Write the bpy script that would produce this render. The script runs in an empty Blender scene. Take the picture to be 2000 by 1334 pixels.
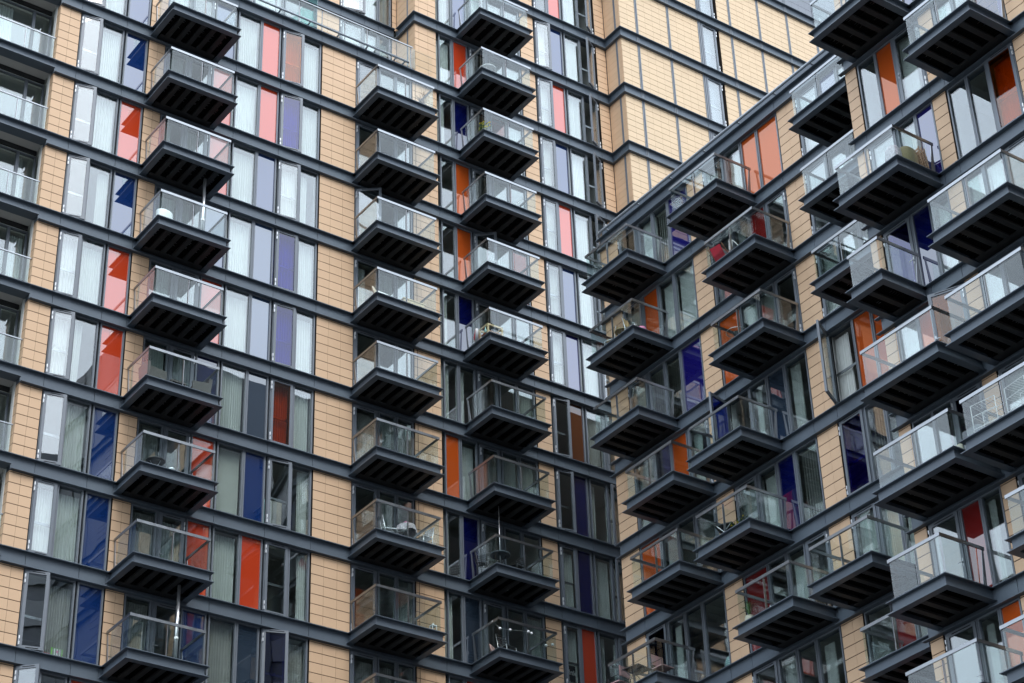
import bpy, math, random
from mathutils import Vector, Matrix
random.seed(7)
S = bpy.context.scene
COL = S.collection
ZG = 47.4                      # height of storey level 0 above the pavement
H = 3.0

# ------------------------------------------------------------------ camera
cam_d = bpy.data.cameras.new("camera"); cam = bpy.data.objects.new("camera", cam_d); COL.objects.link(cam)
R = ((0.81742618, -0.57518236, -0.03130013), (0.28762509, 0.45463324, -0.84295933), (0.49908541, 0.68005432, 0.53706599))
m = Matrix(((R[0][0], -R[1][0], -R[2][0], -20.49495), (R[0][1], -R[1][1], -R[2][1], -51.99009),
            (R[0][2], -R[1][2], -R[2][2], -45.80301 + ZG), (0, 0, 0, 1)))
cam.matrix_world = m
cam_d.sensor_width = 36.0; cam_d.lens = 36.0 * 4101.2346 / 2000.0
cam_d.clip_start = 0.1; cam_d.clip_end = 2000
S.camera = cam

# ------------------------------------------------------------------ sky, sun, exposure (overcast)
W = bpy.data.worlds.new("World"); S.world = W; W.use_nodes = True
nt = W.node_tree; nt.nodes.clear()
out = nt.nodes.new('ShaderNodeOutputWorld'); bg = nt.nodes.new('ShaderNodeBackground')
sky = nt.nodes.new('ShaderNodeTexSky'); sky.sky_type = 'NISHITA'; sky.sun_disc = False
SUN_EL, SUN_AZ = math.radians(52), math.radians(190)     # azimuth: clockwise from +Y
sky.sun_elevation = SUN_EL; sky.sun_rotation = SUN_AZ
sky.dust_density = 4.0; sky.air_density = 1.0; sky.ozone_density = 1.5
hs = nt.nodes.new('ShaderNodeHueSaturation'); hs.inputs['Saturation'].default_value = 0.5
# thin broken cloud veil
tc = nt.nodes.new('ShaderNodeTexCoord'); nz = nt.nodes.new('ShaderNodeTexNoise')
nz.inputs['Scale'].default_value = 2.6; nz.inputs['Detail'].default_value = 5; nz.inputs['Roughness'].default_value = .55
rp = nt.nodes.new('ShaderNodeMapRange'); rp.inputs['From Min'].default_value = .3; rp.inputs['From Max'].default_value = .7
rp.inputs['To Min'].default_value = .82; rp.inputs['To Max'].default_value = 1.2
nt.links.new(tc.outputs['Generated'], nz.inputs['Vector']); nt.links.new(nz.outputs['Fac'], rp.inputs['Value'])
# overcast: the clear Nishita sky shows faintly through a bright, even cloud sheet (a little brighter overhead)
nt.links.new(sky.outputs[0], hs.inputs['Color'])
veil = nt.nodes.new('ShaderNodeVectorMath'); veil.operation = 'SCALE'; veil.inputs[0].default_value = (6.6, 7.6, 8.9)
sep = nt.nodes.new('ShaderNodeSeparateXYZ'); nt.links.new(tc.outputs['Generated'], sep.inputs[0])
el = nt.nodes.new('ShaderNodeMapRange'); el.inputs['From Min'].default_value = 0; el.inputs['From Max'].default_value = 1
el.inputs['To Min'].default_value = .62; el.inputs['To Max'].default_value = 1.45; nt.links.new(sep.outputs['Z'], el.inputs['Value'])
cm = nt.nodes.new('ShaderNodeMath'); cm.operation = 'MULTIPLY'; nt.links.new(rp.outputs[0], cm.inputs[0]); nt.links.new(el.outputs[0], cm.inputs[1])
nt.links.new(cm.outputs[0], veil.inputs['Scale'])
dim = nt.nodes.new('ShaderNodeVectorMath'); dim.operation = 'SCALE'; dim.inputs['Scale'].default_value = .22
nt.links.new(hs.outputs[0], dim.inputs[0])
addn = nt.nodes.new('ShaderNodeVectorMath'); addn.operation = 'ADD'; nt.links.new(veil.outputs[0], addn.inputs[0]); nt.links.new(dim.outputs[0], addn.inputs[1])
nt.links.new(addn.outputs[0], bg.inputs['Color']); bg.inputs['Strength'].default_value = 0.15
nt.links.new(bg.outputs[0], out.inputs['Surface'])
sd = bpy.data.lights.new("sun", 'SUN'); sd.energy = 0.6; sd.angle = math.radians(25); sd.color = (1, .96, .9)
so = bpy.data.objects.new("sun", sd); COL.objects.link(so)
d = Vector((math.sin(SUN_AZ) * math.cos(SUN_EL), math.cos(SUN_AZ) * math.cos(SUN_EL), math.sin(SUN_EL)))
so.rotation_euler = (-d).to_track_quat('-Z', 'Y').to_euler(); so.location = (0, -60, 120)
S.view_settings.view_transform = 'Standard'; S.view_settings.look = 'None'
S.view_settings.exposure = 1.03; S.view_settings.gamma = 1.0
S.render.engine = 'CYCLES'
S.cycles.max_bounces = 10; S.cycles.transparent_max_bounces = 24; S.cycles.glossy_bounces = 4

# ------------------------------------------------------------------ materials
MATS = {}
def newmat(name):
    mt = bpy.data.materials.new(name); mt.use_nodes = True; mt.node_tree.nodes.clear()
    o = mt.node_tree.nodes.new('ShaderNodeOutputMaterial'); MATS[name] = mt
    return mt, mt.node_tree, o
def paint(name, c, rough=.5, metal=0.0, var=.08, scale=1.5, spec=.5, island=False, bump=0.0, streak=False):
    mt, t, o = newmat(name); N = t.nodes; L = t.links
    p = N.new('ShaderNodeBsdfPrincipled'); p.inputs['Roughness'].default_value = rough; p.inputs['Metallic'].default_value = metal
    p.inputs['Specular IOR Level'].default_value = spec
    tcn = N.new('ShaderNodeTexCoord'); mp = N.new('ShaderNodeMapping')
    g = N.new('ShaderNodeNewGeometry')
    if streak: mp.inputs['Scale'].default_value = (1, 1, .12)
    n = N.new('ShaderNodeTexNoise'); n.inputs['Scale'].default_value = scale; n.inputs['Detail'].default_value = 6; n.inputs['Roughness'].default_value = .6
    L.new(g.outputs['Position'], mp.inputs['Vector']); L.new(mp.outputs[0], n.inputs['Vector'])
    mr = N.new('ShaderNodeMapRange'); mr.inputs['From Min'].default_value = .25; mr.inputs['From Max'].default_value = .75
    mr.inputs['To Min'].default_value = 1 - var; mr.inputs['To Max'].default_value = 1 + var
    L.new(n.outputs['Fac'], mr.inputs['Value'])
    sc = N.new('ShaderNodeVectorMath'); sc.operation = 'SCALE'; sc.inputs[0].default_value = c
    last = mr.outputs[0]
    if island:
        m2 = N.new('ShaderNodeMapRange'); m2.inputs['To Min'].default_value = .97; m2.inputs['To Max'].default_value = 1.03
        L.new(g.outputs['Random Per Island'], m2.inputs['Value'])
        mm = N.new('ShaderNodeMath'); mm.operation = 'MULTIPLY'; L.new(last, mm.inputs[0]); L.new(m2.outputs[0], mm.inputs[1]); last = mm.outputs[0]
    L.new(last, sc.inputs['Scale']); L.new(sc.outputs[0], p.inputs['Base Color'])
    r2 = N.new('ShaderNodeMapRange'); r2.inputs['To Min'].default_value = max(.02, rough - .1); r2.inputs['To Max'].default_value = min(1, rough + .1)
    L.new(n.outputs['Fac'], r2.inputs['Value']); L.new(r2.outputs[0], p.inputs['Roughness'])
    if bump:
        b = N.new('ShaderNodeBump'); b.inputs['Strength'].default_value = bump; b.inputs['Distance'].default_value = .01
        L.new(n.outputs['Fac'], b.inputs['Height']); L.new(b.outputs[0], p.inputs['Normal'])
    L.new(p.outputs[0], o.inputs['Surface']); return mt
def wavy(t, strength, scale):
    N = t.nodes; L = t.links
    g = N.new('ShaderNodeNewGeometry'); n = N.new('ShaderNodeTexNoise'); n.inputs['Scale'].default_value = scale; n.inputs['Detail'].default_value = 1.5
    L.new(g.outputs['Position'], n.inputs['Vector'])
    b = N.new('ShaderNodeBump'); b.inputs['Strength'].default_value = 1.0; b.inputs['Distance'].default_value = strength
    L.new(n.outputs['Fac'], b.inputs['Height']); return b
def schlick(t, f0, k, base):
    N = t.nodes; L = t.links
    g = N.new('ShaderNodeNewGeometry'); dt = N.new('ShaderNodeVectorMath'); dt.operation = 'DOT_PRODUCT'
    L.new(g.outputs['Normal'], dt.inputs[0]); L.new(g.outputs['Incoming'], dt.inputs[1])
    ab = N.new('ShaderNodeMath'); ab.operation = 'ABSOLUTE'; L.new(dt.outputs['Value'], ab.inputs[0])
    om = N.new('ShaderNodeMath'); om.operation = 'SUBTRACT'; om.inputs[0].default_value = 1; L.new(ab.outputs[0], om.inputs[1])
    pw = N.new('ShaderNodeMath'); pw.operation = 'POWER'; pw.inputs[1].default_value = 4; L.new(om.outputs[0], pw.inputs[0])
    ma = N.new('ShaderNodeMath'); ma.operation = 'MULTIPLY_ADD'; ma.inputs[1].default_value = k; ma.inputs[2].default_value = f0 + base; ma.use_clamp = True
    L.new(pw.outputs[0], ma.inputs[0]); return ma
def glass(name, tint, base, fres, wave=.002, gl=(1, 1, 1)):
    """thin architectural glass: tinted see-through plus a coated mirror reflection"""
    mt, t, o = newmat(name); N = t.nodes; L = t.links
    tr = N.new('ShaderNodeBsdfTransparent'); tr.inputs[0].default_value = (*tint, 1)
    gs = N.new('ShaderNodeBsdfGlossy'); gs.inputs['Roughness'].default_value = 0.0; gs.inputs[0].default_value = (*gl, 1)
    if wave: L.new(wavy(t, wave, .9).outputs[0], gs.inputs['Normal'])
    ma = schlick(t, .0, fres, base)
    mx = N.new('ShaderNodeMixShader'); L.new(ma.outputs[0], mx.inputs[0]); L.new(tr.outputs[0], mx.inputs[1]); L.new(gs.outputs[0], mx.inputs[2])
    L.new(mx.outputs[0], o.inputs['Surface']); return mt
def panelglass(name, c, base=.16, wave=.0025, gl=(1, 1, 1)):
    """opaque back-painted glass panel"""
    mt, t, o = newmat(name); N = t.nodes; L = t.links
    df = N.new('ShaderNodeBsdfDiffuse'); df.inputs[0].default_value = (*c, 1)
    gs = N.new('ShaderNodeBsdfGlossy'); gs.inputs['Roughness'].default_value = 0.0; gs.inputs[0].default_value = (*gl, 1)
    L.new(wavy(t, wave, .8).outputs[0], gs.inputs['Normal'])
    ma = schlick(t, .0, .7, base)
    mx = N.new('ShaderNodeMixShader'); L.new(ma.outputs[0], mx.inputs[0]); L.new(df.outputs[0], mx.inputs[1]); L.new(gs.outputs[0], mx.inputs[2])
    L.new(mx.outputs[0], o.inputs['Surface']); return mt

M_BAND = paint('band_paint', (.095, .116, .138), .42, spec=.3, var=.10, scale=.7, streak=True)
M_FRAME = paint('frame_paint', (.125, .14, .158), .4, var=.06, scale=2)
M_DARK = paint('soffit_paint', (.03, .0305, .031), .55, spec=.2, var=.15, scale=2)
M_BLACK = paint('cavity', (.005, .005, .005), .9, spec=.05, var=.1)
M_TILE = paint('terracotta_tile', (.575, .385, .24), .6, spec=.25, var=.035, scale=.35, island=True, bump=.02)
M_TILEC = paint('pale_tile', (.58, .43, .275), .6, spec=.25, var=.03, scale=.3, island=True)
M_TILED = paint('grey_cladding', (.12, .13, .15), .4, var=.05, island=True)
M_JOINT = paint('joint', (.03, .024, .02), .9, spec=.1)
M_STEEL = paint('brushed_steel', (.27, .28, .29), .33, metal=1.0, var=.06, scale=5)
M_RAIL = paint('galvanised_rail', (.30, .33, .36), .35, metal=.2)
M_HINGE = paint('hinge_metal', (.8, .8, .8), .35, metal=.3)
M_WALLIN = paint('room_plaster', (.50, .51, .48), .9, var=.04)
M_FLOORIN = paint('room_floor', (.16, .13, .10), .7)
M_CURT = paint('curtain_cloth', (.66, .67, .63), .95, var=.05, scale=3)
M_CURTG = paint('grey_curtain_cloth', (.42, .41, .38), .95, var=.12, scale=4)
M_BLIND = paint('blind_fabric', (.60, .60, .54), .9, var=.04)
M_GLASS = glass('window_glass', (.88, .92, .915), .11, .8)
M_BAL = glass('balustrade_glass', (.93, .968, .958), .034, .75, wave=.0008)
M_TINT = {k: glass('tinted_glass_' + n, c, .065, .7) for k, n, c in
          (('R', 'red', (.9, .3, .16)), ('O', 'orange', (.85, .46, .13)), ('B', 'blue', (.1, .18, .62)), ('V', 'violet', (.22, .2, .7)), ('N', 'navy', (.05, .06, .35)))}
M_PAN = {'R': panelglass('red_panel', (.44, .045, .014), gl=(1, .88, .86)), 'O': panelglass('orange_panel', (.40, .07, .012), gl=(.8, .50, .38)),
         'B': panelglass('blue_panel', (.005, .022, .095)), 'V': panelglass('ultramarine_panel', (.008, .006, .09)),
         'N': panelglass('navy_panel', (.002, .004, .045), .13), 'S': panelglass('slate_panel', (.022, .034, .05), .15),
         'C': panelglass('crimson_panel', (.15, .013, .012), .12),
         'Q': panelglass('grey_blue_panel', (.02, .045, .10), .17), 'W': panelglass('brown_panel', (.075, .026, .01), .08)}

# ------------------------------------------------------------------ mesh helpers
class MB:
    def __init__(s, fac=None): s.v = []; s.f = []; s.mi = []; s.F = fac; s.sm = False
    def box(s, u0, u1, n0, n1, z0, z1, rot=None, mi=0):
        c = [(u0, n0, z0), (u1, n0, z0), (u1, n1, z0), (u0, n1, z0), (u0, n0, z1), (u1, n0, z1), (u1, n1, z1), (u0, n1, z1)]
        s.hexa(c, rot, mi)
    def hexa(s, c, rot=None, mi=0):
        if rot:
            uh, nh, a = rot; ca, sa = math.cos(a), math.sin(a)
            c = [(uh + (u - uh) * ca - (n - nh) * sa, nh + (u - uh) * sa + (n - nh) * ca, z) for u, n, z in c]
        b = len(s.v); s.v += [(s.F.pt(*p) if s.F else p) for p in c]
        fs = [(0, 3, 2, 1), (4, 5, 6, 7), (0, 1, 5, 4), (1, 2, 6, 5), (2, 3, 7, 6), (3, 0, 4, 7)]
        if s.F and s.F.flip: fs = [f[::-1] for f in fs]
        s.f += [tuple(b + i for i in f) for f in fs]; s.mi += [mi] * 6
    def face(s, pts, mi=0):
        b = len(s.v); s.v += [(s.F.pt(*p) if s.F else p) for p in pts]; s.f.append(tuple(range(b, b + len(pts)))); s.mi.append(mi)
    def tube(s, pts, r, seg=8, mi=0):
        P = [Vector(p) for p in pts]; rings = []
        for i, p in enumerate(P):
            t = (P[min(i + 1, len(P) - 1)] - P[max(i - 1, 0)]).normalized()
            a = t.orthogonal().normalized() if i == 0 else (a - t * a.dot(t)).normalized()
            bb = t.cross(a); b0 = len(s.v)
            for k in range(seg):
                an = 2 * math.pi * k / seg; q = p + (a * math.cos(an) + bb * math.sin(an)) * (r[i] if isinstance(r, (list, tuple)) else r)
                s.v.append(tuple(q))
            rings.append(b0)
        for i in range(len(P) - 1):
            for k in range(seg):
                s.f.append((rings[i] + k, rings[i] + (k + 1) % seg, rings[i + 1] + (k + 1) % seg, rings[i + 1] + k)); s.mi.append(mi)
        s.f.append(tuple(rings[0] + k for k in range(seg))[::-1]); s.mi.append(mi)
        s.f.append(tuple(rings[-1] + k for k in range(seg))); s.mi.append(mi)
    def lathe(s, cx, cy, prof, seg=20, mi=0):
        b0 = len(s.v)
        for r, z in prof:
            for k in range(seg):
                an = 2 * math.pi * k / seg; s.v.append((cx + r * math.cos(an), cy + r * math.sin(an), z))
        for i in range(len(prof) - 1):
            for k in range(seg):
                s.f.append((b0 + i * seg + k, b0 + i * seg + (k + 1) % seg, b0 + (i + 1) * seg + (k + 1) % seg, b0 + (i + 1) * seg + k)); s.mi.append(mi)
        s.f.append(tuple(b0 + k for k in range(seg))[::-1]); s.mi.append(mi)
        e = b0 + (len(prof) - 1) * seg; s.f.append(tuple(e + k for k in range(seg))); s.mi.append(mi)
    def mesh(s, name, mats, base=(0, 0, 0), smooth=False):
        me = bpy.data.meshes.new(name)
        me.from_pydata([(v[0] - base[0], v[1] - base[1], v[2] - base[2]) for v in s.v], [], s.f)
        for mt in (mats if isinstance(mats, (list, tuple)) else [mats]): me.materials.append(mt)
        me.polygons.foreach_set('material_index', s.mi)
        if smooth: me.polygons.foreach_set('use_smooth', [True] * len(s.f))
        me.update(); return me
    def build(s, name, mats, parent=None, smooth=False):
        xs = [v[0] for v in s.v]; ys = [v[1] for v in s.v]; zs = [v[2] for v in s.v]
        base = Vector(((min(xs) + max(xs)) / 2, (min(ys) + max(ys)) / 2, min(zs)))
        o = bpy.data.objects.new(name, s.mesh(name, mats, base, smooth)); COL.objects.link(o)
        o['wl'] = tuple(base)
        o.parent = parent; o.location = base - (wloc(parent) if parent else Vector((0, 0, 0)))
        return o
def wloc(o):
    v = Vector((0, 0, 0))
    while o: v += Vector(o.location); o = o.parent
    return v
class Fac:
    """facade frame: u along the wall, n outward, z relative to storey level 0"""
    def __init__(s, kind, off, zo=0.0): s.k = kind; s.o = off; s.z = ZG + zo; s.flip = True
    def pt(s, u, n, z):
        if s.k == 'A': return (u, s.o - n, z + s.z)
        return (s.o - n, -u, z + s.z)
def tag(o, label=None, cat=None, group=None, kind=None):
    if label: o['label'] = label
    if cat: o['category'] = cat
    if group: o['group'] = group
    if kind: o['kind'] = kind
    return o
def empty(name, loc, label, cat, group=None):
    o = bpy.data.objects.new(name, None); COL.objects.link(o); o.location = loc; o.empty_display_size = .3
    return tag(o, label, cat, group)

# ------------------------------------------------------------------ ground
g = MB(); g.box(-4000, 4000, -4000, 4000, -.5, 0)
tag(g.build('pavement', paint('paving', (.045, .045, .045), .85, var=.2, scale=.3)), kind='structure')

# ------------------------------------------------------------------ buildings
BL = empty('apartment_building', (4, 6, 0), 'lower tan tiled apartment block with the glass railed roof terrace, on the left', 'apartment building')
BT = empty('apartment_building', (25, 8, 0), 'tallest tan apartment tower rising above the others in the upper middle', 'apartment building')
BR = empty('apartment_building', (24, -12, 0), 'apartment wing with a grey tube rail curving round its roof edge, running to the right', 'apartment building')
BP = empty('apartment_building', (22, -30, 0), 'apartment wing standing proud of its neighbour with the nearest balconies, far right', 'apartment building')

TOPO, BOTO = .475, .025       # opening: from floor+BOTO to storey above-TOPO
def band(F, u0, u1, z, seams, parent, cap0=0, cap1=0, depth=.3):
    """steel channel at a floor: web, two projecting flanges, vertical joints"""
    b = MB(F); e0 = .13 * cap0; e1 = .13 * cap1
    b.box(u0, u1, -.3, -.03, z - .47, z - .005)
    us = [u0] + [s for s in seams if u0 + .1 < s < u1 - .1] + [u1]
    for a, c in zip(us[:-1], us[1:]): b.box(a + (.007 if a > u0 else 0), c - (.007 if c < u1 else 0), -.03, 0, z - .45, z - .0)
    b.box(u0, u1, -.3, 0, z, z + .022); b.box(u0, u1, -.3, 0, z - .472, z - .45); b.box(u0 - e0, u1 + e1, 0, .13, z, z + .022); b.box(u0 - e0, u1 + e1, 0, .13, z - .472, z - .45)
    for a in us[1:-1]: b.box(a - .02, a + .02, .13, .136, z - .004, z + .026); b.box(a - .02, a + .02, .13, .136, z - .474, z - .446)
    return b.build('floor_band', M_BAND, parent)
def pier(F, u0, u1, storeys, cols, parent, rowh=.342, front=0.0, depth=.25, mat=None, ret=None, bot=BOTO, name='tiled_pier', g=.0075):
    """tiled wall strip; storeys: list of (zfloor, zceil)"""
    b = MB(F)
    for z0, z1 in storeys:
        b.box(u0, u1, front - depth, front - .014, z0, z1, mi=1)
        z = z0 + .055
        us = [u0] + cols + [u1]; first = True
        b_rows = []
        if z - z0 > .02: b_rows.append((z0, z))
        while z < z1 - .02:
            zz = min(z + rowh, z1); b_rows.append((z, zz)); z = zz
        b_rows[1] = (b_rows[0][0], b_rows[1][1]); b_rows = b_rows[1:]
        for a, c in b_rows:
            for p, q in zip(us[:-1], us[1:]): b.box(p + g / 2, q - g / 2, front - .014, front, a + g * 1.6, c - g * 1.6)
    return b.build(name, [mat or M_TILE, M_JOINT], parent)

def frame_mb(F, u0, u1, z0, z1, w=.05, n0=-.12, n1=-.02):
    b = MB(F)
    b.box(u0, u0 + w, n0, n1, z0, z1); b.box(u1 - w, u1, n0, n1, z0, z1)
    b.box(u0 + w, u1 - w, n0, n1 - .002, z0, z0 + w); b.box(u0 + w, u1 - w, n0, n1 - .002, z1 - w, z1)
    return b
def curtain(F, u0, u1, z0, z1, n, parent, kind, rnd):
    b = MB(F)
    if kind in 'chsgl':
        if kind == 'h': u1 = u0 + (u1 - u0) * rnd.uniform(.35, .6)
        if kind == 'l': u0 = u1 - (u1 - u0) * rnd.uniform(.3, .55)
        w = u1 - u0; N = max(10, int(w / .018)); ph = rnd.uniform(0, 6); fr = rnd.uniform(9, 14); amp = .012 if kind == 's' else .034
        prev = None; zt = z1 - rnd.uniform(.02, .18)
        for i in range(N + 1):
            u = u0 + w * i / N
            k = math.sin(2 * math.pi * fr * (u - u0) + ph + 1.3 * math.sin(5 * u)) * amp
            k2 = k * 1.5 + .02 * math.sin(4 * u + ph)
            cur = ((u, n + k, zt), (u + .02 * math.sin(ph + u * 9), n + k2, z0 + .02))
            if prev: b.face([prev[0], cur[0], cur[1], prev[1]]); b.face([(p[0], p[1] - .004, p[2]) for p in (prev[1], cur[1], cur[0], prev[0])])
            prev = cur
        nm, mt = 'curtain', (M_CURTG if kind == 'g' else M_CURT)
    else:
        w = .105; k = int((u1 - u0) / .098); a = rnd.uniform(.5, 1.0); zt = z1 - rnd.uniform(.04, .1)
        for i in range(k):
            u = u0 + (i + .5) * (u1 - u0) / k
            b.box(u - w / 2, u + w / 2, n - .002, n + .002, z0 + .04, zt, rot=(u, n, a))
        b.box(u0, u1, n - .03, n + .03, zt, zt + .03)
        nm, mt = 'vertical_blind', M_BLIND
    return b.build(nm, mt, parent)
def hinges(F, uh, side, z0, z1, parent, zs=None):
    h = z1 - z0; u = uh - .006 * side
    for f in (.05, .82):
        b = MB(F); z = z0 + f * h
        b.box(u - .014, u + .014, -.02, .03, z, z + .105); b.box(u - .014, u + .014, -.02, .03, z + .175, z + .28); b.box(u - .004, u + .004, -.02, .012, z + .105, z + .175)
        b.build('hinge', M_HINGE, parent)

def cell(F, u0, u1, z0, z1, code, parent, rnd, angle=0.0, names=None):
    """one opening. code: type tint curtain [angle]"""
    ty, ti, cu = code[0], code[1], code[2]
    ang = math.radians(float(code[3:])) if len(code) > 3 else angle
    if ty == 'x':
        b = MB(F); b.box(u0, u1, -.12, -.04, z0, z1); return b.build('metal_panel', M_FRAME, parent)
    if ty in 'gp':
        fr = frame_mb(F, u0, u1, z0, z1).build('panel_frame' if ty == 'p' else 'window', M_FRAME, parent)
        w = .05; pn = MB(F); pn.box(u0 + w - .005, u1 - w + .005, -.085, -.065, z0 + w - .005, z1 - w + .005)
        if ty == 'p': fr.name = 'coloured_panel'; pn.build('pane', M_PAN[ti], fr)
        else:
            pn.build('pane', M_GLASS if ti == '-' else M_TINT[ti], fr)
            if cu != '-': curtain(F, u0 + .03, u1 - .03, z0 + .03, z1 - .03, -.28, fr, cu, rnd)
        return fr
    # casement or balcony door
    hl = ty in 'cd'; w = .03 if ty in 'ck' else .045
    fr = frame_mb(F, u0, u1, z0, z1, w, -.13, -.03)
    fr = fr.build('casement_window' if ty in 'ck' else 'balcony_door', M_FRAME, parent)
    a0, a1, b0, b1 = u0 + w, u1 - w, z0 + w, z1 - w
    rot = (a0, -.02, ang) if hl else (a1, -.02, -ang)
    sw = .095; b = MB(F)
    b.box(a0, a0 + sw, -.07, 0, b0, b1, rot); b.box(a1 - sw, a1, -.07, 0, b0, b1, rot)
    b.box(a0 + sw, a1 - sw, -.07, -.002, b0, b0 + sw, rot); b.box(a0 + sw, a1 - sw, -.07, -.002, b1 - sw, b1, rot)
    # vent slots
    for zz in ((b1 - .05,) if ty in 'dD' else (b0 + .03, b1 - .05)):
        b.box(a0 + .2, a1 - .14, -.002, .004, zz, zz + .018, rot, mi=1)
    b.build('sash', [M_FRAME, M_BLACK], fr)
    p = MB(F); p.box(a0 + sw - .006, a1 - sw + .006, -.045, -.025, b0 + sw - .006, b1 - sw + .006, rot)
    p.build('pane', M_GLASS if ti == '-' else M_TINT[ti], fr)
    hinges(F, a0 if hl else a1, 1 if hl else -1, z0, z1, fr)
    if ty in 'ck':
        q = MB(F); q.box(a0 + .02, a1 - .02, -.20, -.165, z0 + 1.08, z0 + 1.16); q.build('guard_rail', M_STEEL, fr)
    else:
        q = MB(F); ua = (a1 - .05) if hl else (a0 + .05); sg = -1 if hl else 1
        q.box(ua - .02, ua + .02, 0, .012, z0 + .95, z0 + 1.17, rot); q.box(ua - .01, ua + .01, .012, .05, z0 + 1.05, z0 + 1.07, rot)
        q.box(min(ua, ua + sg * .13), max(ua, ua + sg * .13), .04, .055, z0 + 1.05, z0 + 1.07, rot)
        q.build('handle', M_STEEL, fr)
    if cu != '-': curtain(F, u0 + .03, u1 - .03, z0 + .03, z1 - .03, -.3, fr, cu, rnd)
    return fr

def rooms(F, u0, u1, levels, piers, parent, depth=5.0):
    for z in levels:                                   # slab under floor z, ceiling of the storey below
        b = MB(F); b.box(u0, u1, -depth, -.3, z - .44, z - .05, mi=0); b.box(u0, u1, -depth, -.3, z - .05, z, mi=1)
        b.build('floor_slab', [M_WALLIN, M_FLOORIN], parent)
    zt = max(levels) - .44; zb = min(levels)
    b = MB(F); b.box(u0, u1, -depth - .2, -depth, zb, zt); b.build('inner_wall', M_WALLIN, parent)
    for a, c in piers:
        b = MB(F); mid = (a + c) / 2
        b.box(a - .03, c + .03, -.42, -.25, zb, zt); b.box(mid - .08, mid + .08, -depth, -.42, zb, zt)
        b.build('inner_wall', M_WALLIN, parent)

# ------------------------------------------------------------------ balconies
BCACHE = {}
def local_build(key, name, mb, mats, smooth=False):
    if key not in BCACHE: BCACHE[key] = mb().mesh(name, mats, (0, 0, 0), smooth)
    o = bpy.data.objects.new(name, BCACHE[key]); COL.objects.link(o); return o
class LF:                                               # local facade frames for the copied balcony parts
    def __init__(s, k): s.k = k; s.flip = True
    def pt(s, u, n, z): return (u, -n, z) if s.k == 'A' else (-n, -u, z)
def balcony(F, u0, u1, z, parent, dep=1.7, posts=(.5,), tilt=0):
    w = round(u1 - u0, 2); k = F.k; L = LF(k)
    def slab():
        b = MB(L); fw = .11
        # webs
        b.box(fw, w - fw, dep - fw - .02, dep - fw, -.29, -.0); b.box(fw, fw + .02, .0, dep - fw - .02, -.29, 0); b.box(w - fw - .02, w - fw, .0, dep - fw - .02, -.29, 0)
        # top and bottom flanges (mitred ring, butt jointed)
        for z0, z1, inn in ((0, .022, .05), (-.312, -.29, .10)):
            b.box(0, w, dep - fw - inn, dep, z0, z1); b.box(0, fw + inn, .0, dep - fw - inn, z0, z1); b.box(w - fw - inn, w, .0, dep - fw - inn, z0, z1)
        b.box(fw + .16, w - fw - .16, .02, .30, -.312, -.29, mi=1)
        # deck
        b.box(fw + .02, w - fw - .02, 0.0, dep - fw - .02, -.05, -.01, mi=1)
        # ribs
        n = max(2, int(round((w - .42) / .405))); a0 = fw + .10; a1 = w - fw - .10; pitch = (a1 - a0 + .17) / n
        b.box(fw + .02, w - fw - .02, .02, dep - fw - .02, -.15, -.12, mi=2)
        for i in range(1, n):
            c = a0 + i * pitch - .17; b.box(c, c + .17, .30, dep - fw - .10, -.311, -.25, mi=1)
        rn = random.Random(int(w * 100))
        for i in range(n):
            c = a0 + i * pitch; 
            for j in range(rn.randint(2, 5)):
                nn = rn.uniform(.5, 1.4); b.box(c + .05, c + .14, nn, nn + .006, -.16, -.152, mi=3)
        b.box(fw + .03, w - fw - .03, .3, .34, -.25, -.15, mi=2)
        return b
    def rail():
        b = MB(L); i = .13; r = .017; o = dep - .15
        b.box(i - r, w - i + r, o - r, o + r, 1.07, 1.16); b.box(i - r, i + r, .03, o - r, 1.07, 1.16); b.box(w - i - r, w - i + r, .03, o - r, 1.07, 1.16)
        return b
    def fr(a, c):
        def f():
            b = MB(L); b.box(a, c, dep - .158, dep - .146, .035, 1.055); return b
        return f
    def sd(u):
        def f():
            b = MB(L); b.box(u - .006, u + .006, .34, dep - .21, .035, 1.055); return b
        return f
    def post(u, n, along):
        def f():
            b = MB(L)
            if along: b.box(u - .009, u + .009, n - .075, n, .022, 1.07)
            else:
                b.hexa([(u - .008, .14, .022), (u + .008, .14, .022), (u + .008, .27, .022), (u - .008, .27, .022),
                        (u - .008, .06, 1.07), (u + .008, .06, 1.07), (u + .008, .12, 1.07), (u - .008, .12, 1.07)])
            return b
        return f
    loc = Vector(F.pt(u0, 0, z))
    s = local_build(('s', k, w, dep), 'balcony', slab, [M_BAND, M_DARK, M_BLACK, M_STEEL]); s.parent = parent; s.location = loc - wloc(parent)
    def add(key, name, f, mt):
        o = local_build((key, k, w, dep), name, f, mt); o.parent = s
    add('r', 'handrail', rail, M_STEEL)
    edges = [.15] + [w * p for p in posts] + [w - .15]
    for i, (a, c) in enumerate(zip(edges[:-1], edges[1:])):
        add(('f', i, len(posts)), 'glass_panel', fr(a + (.03 if i else .02), c - (.03 if i < len(posts) else .02)), M_BAL)
    add('l', 'glass_panel', sd(.13), M_BAL); add('q', 'glass_panel', sd(w - .13), M_BAL)
    for i, p in enumerate(posts): add(('p', i, len(posts)), 'post', post(w * p, dep - .16, True), M_STEEL)
    add('w0', 'post', post(.13, .2, False), M_STEEL); add('w1', 'post', post(w - .13, .2, False), M_STEEL)
    return s

def zl(r): return -H * r                                # storey level r of the left block and tower
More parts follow.
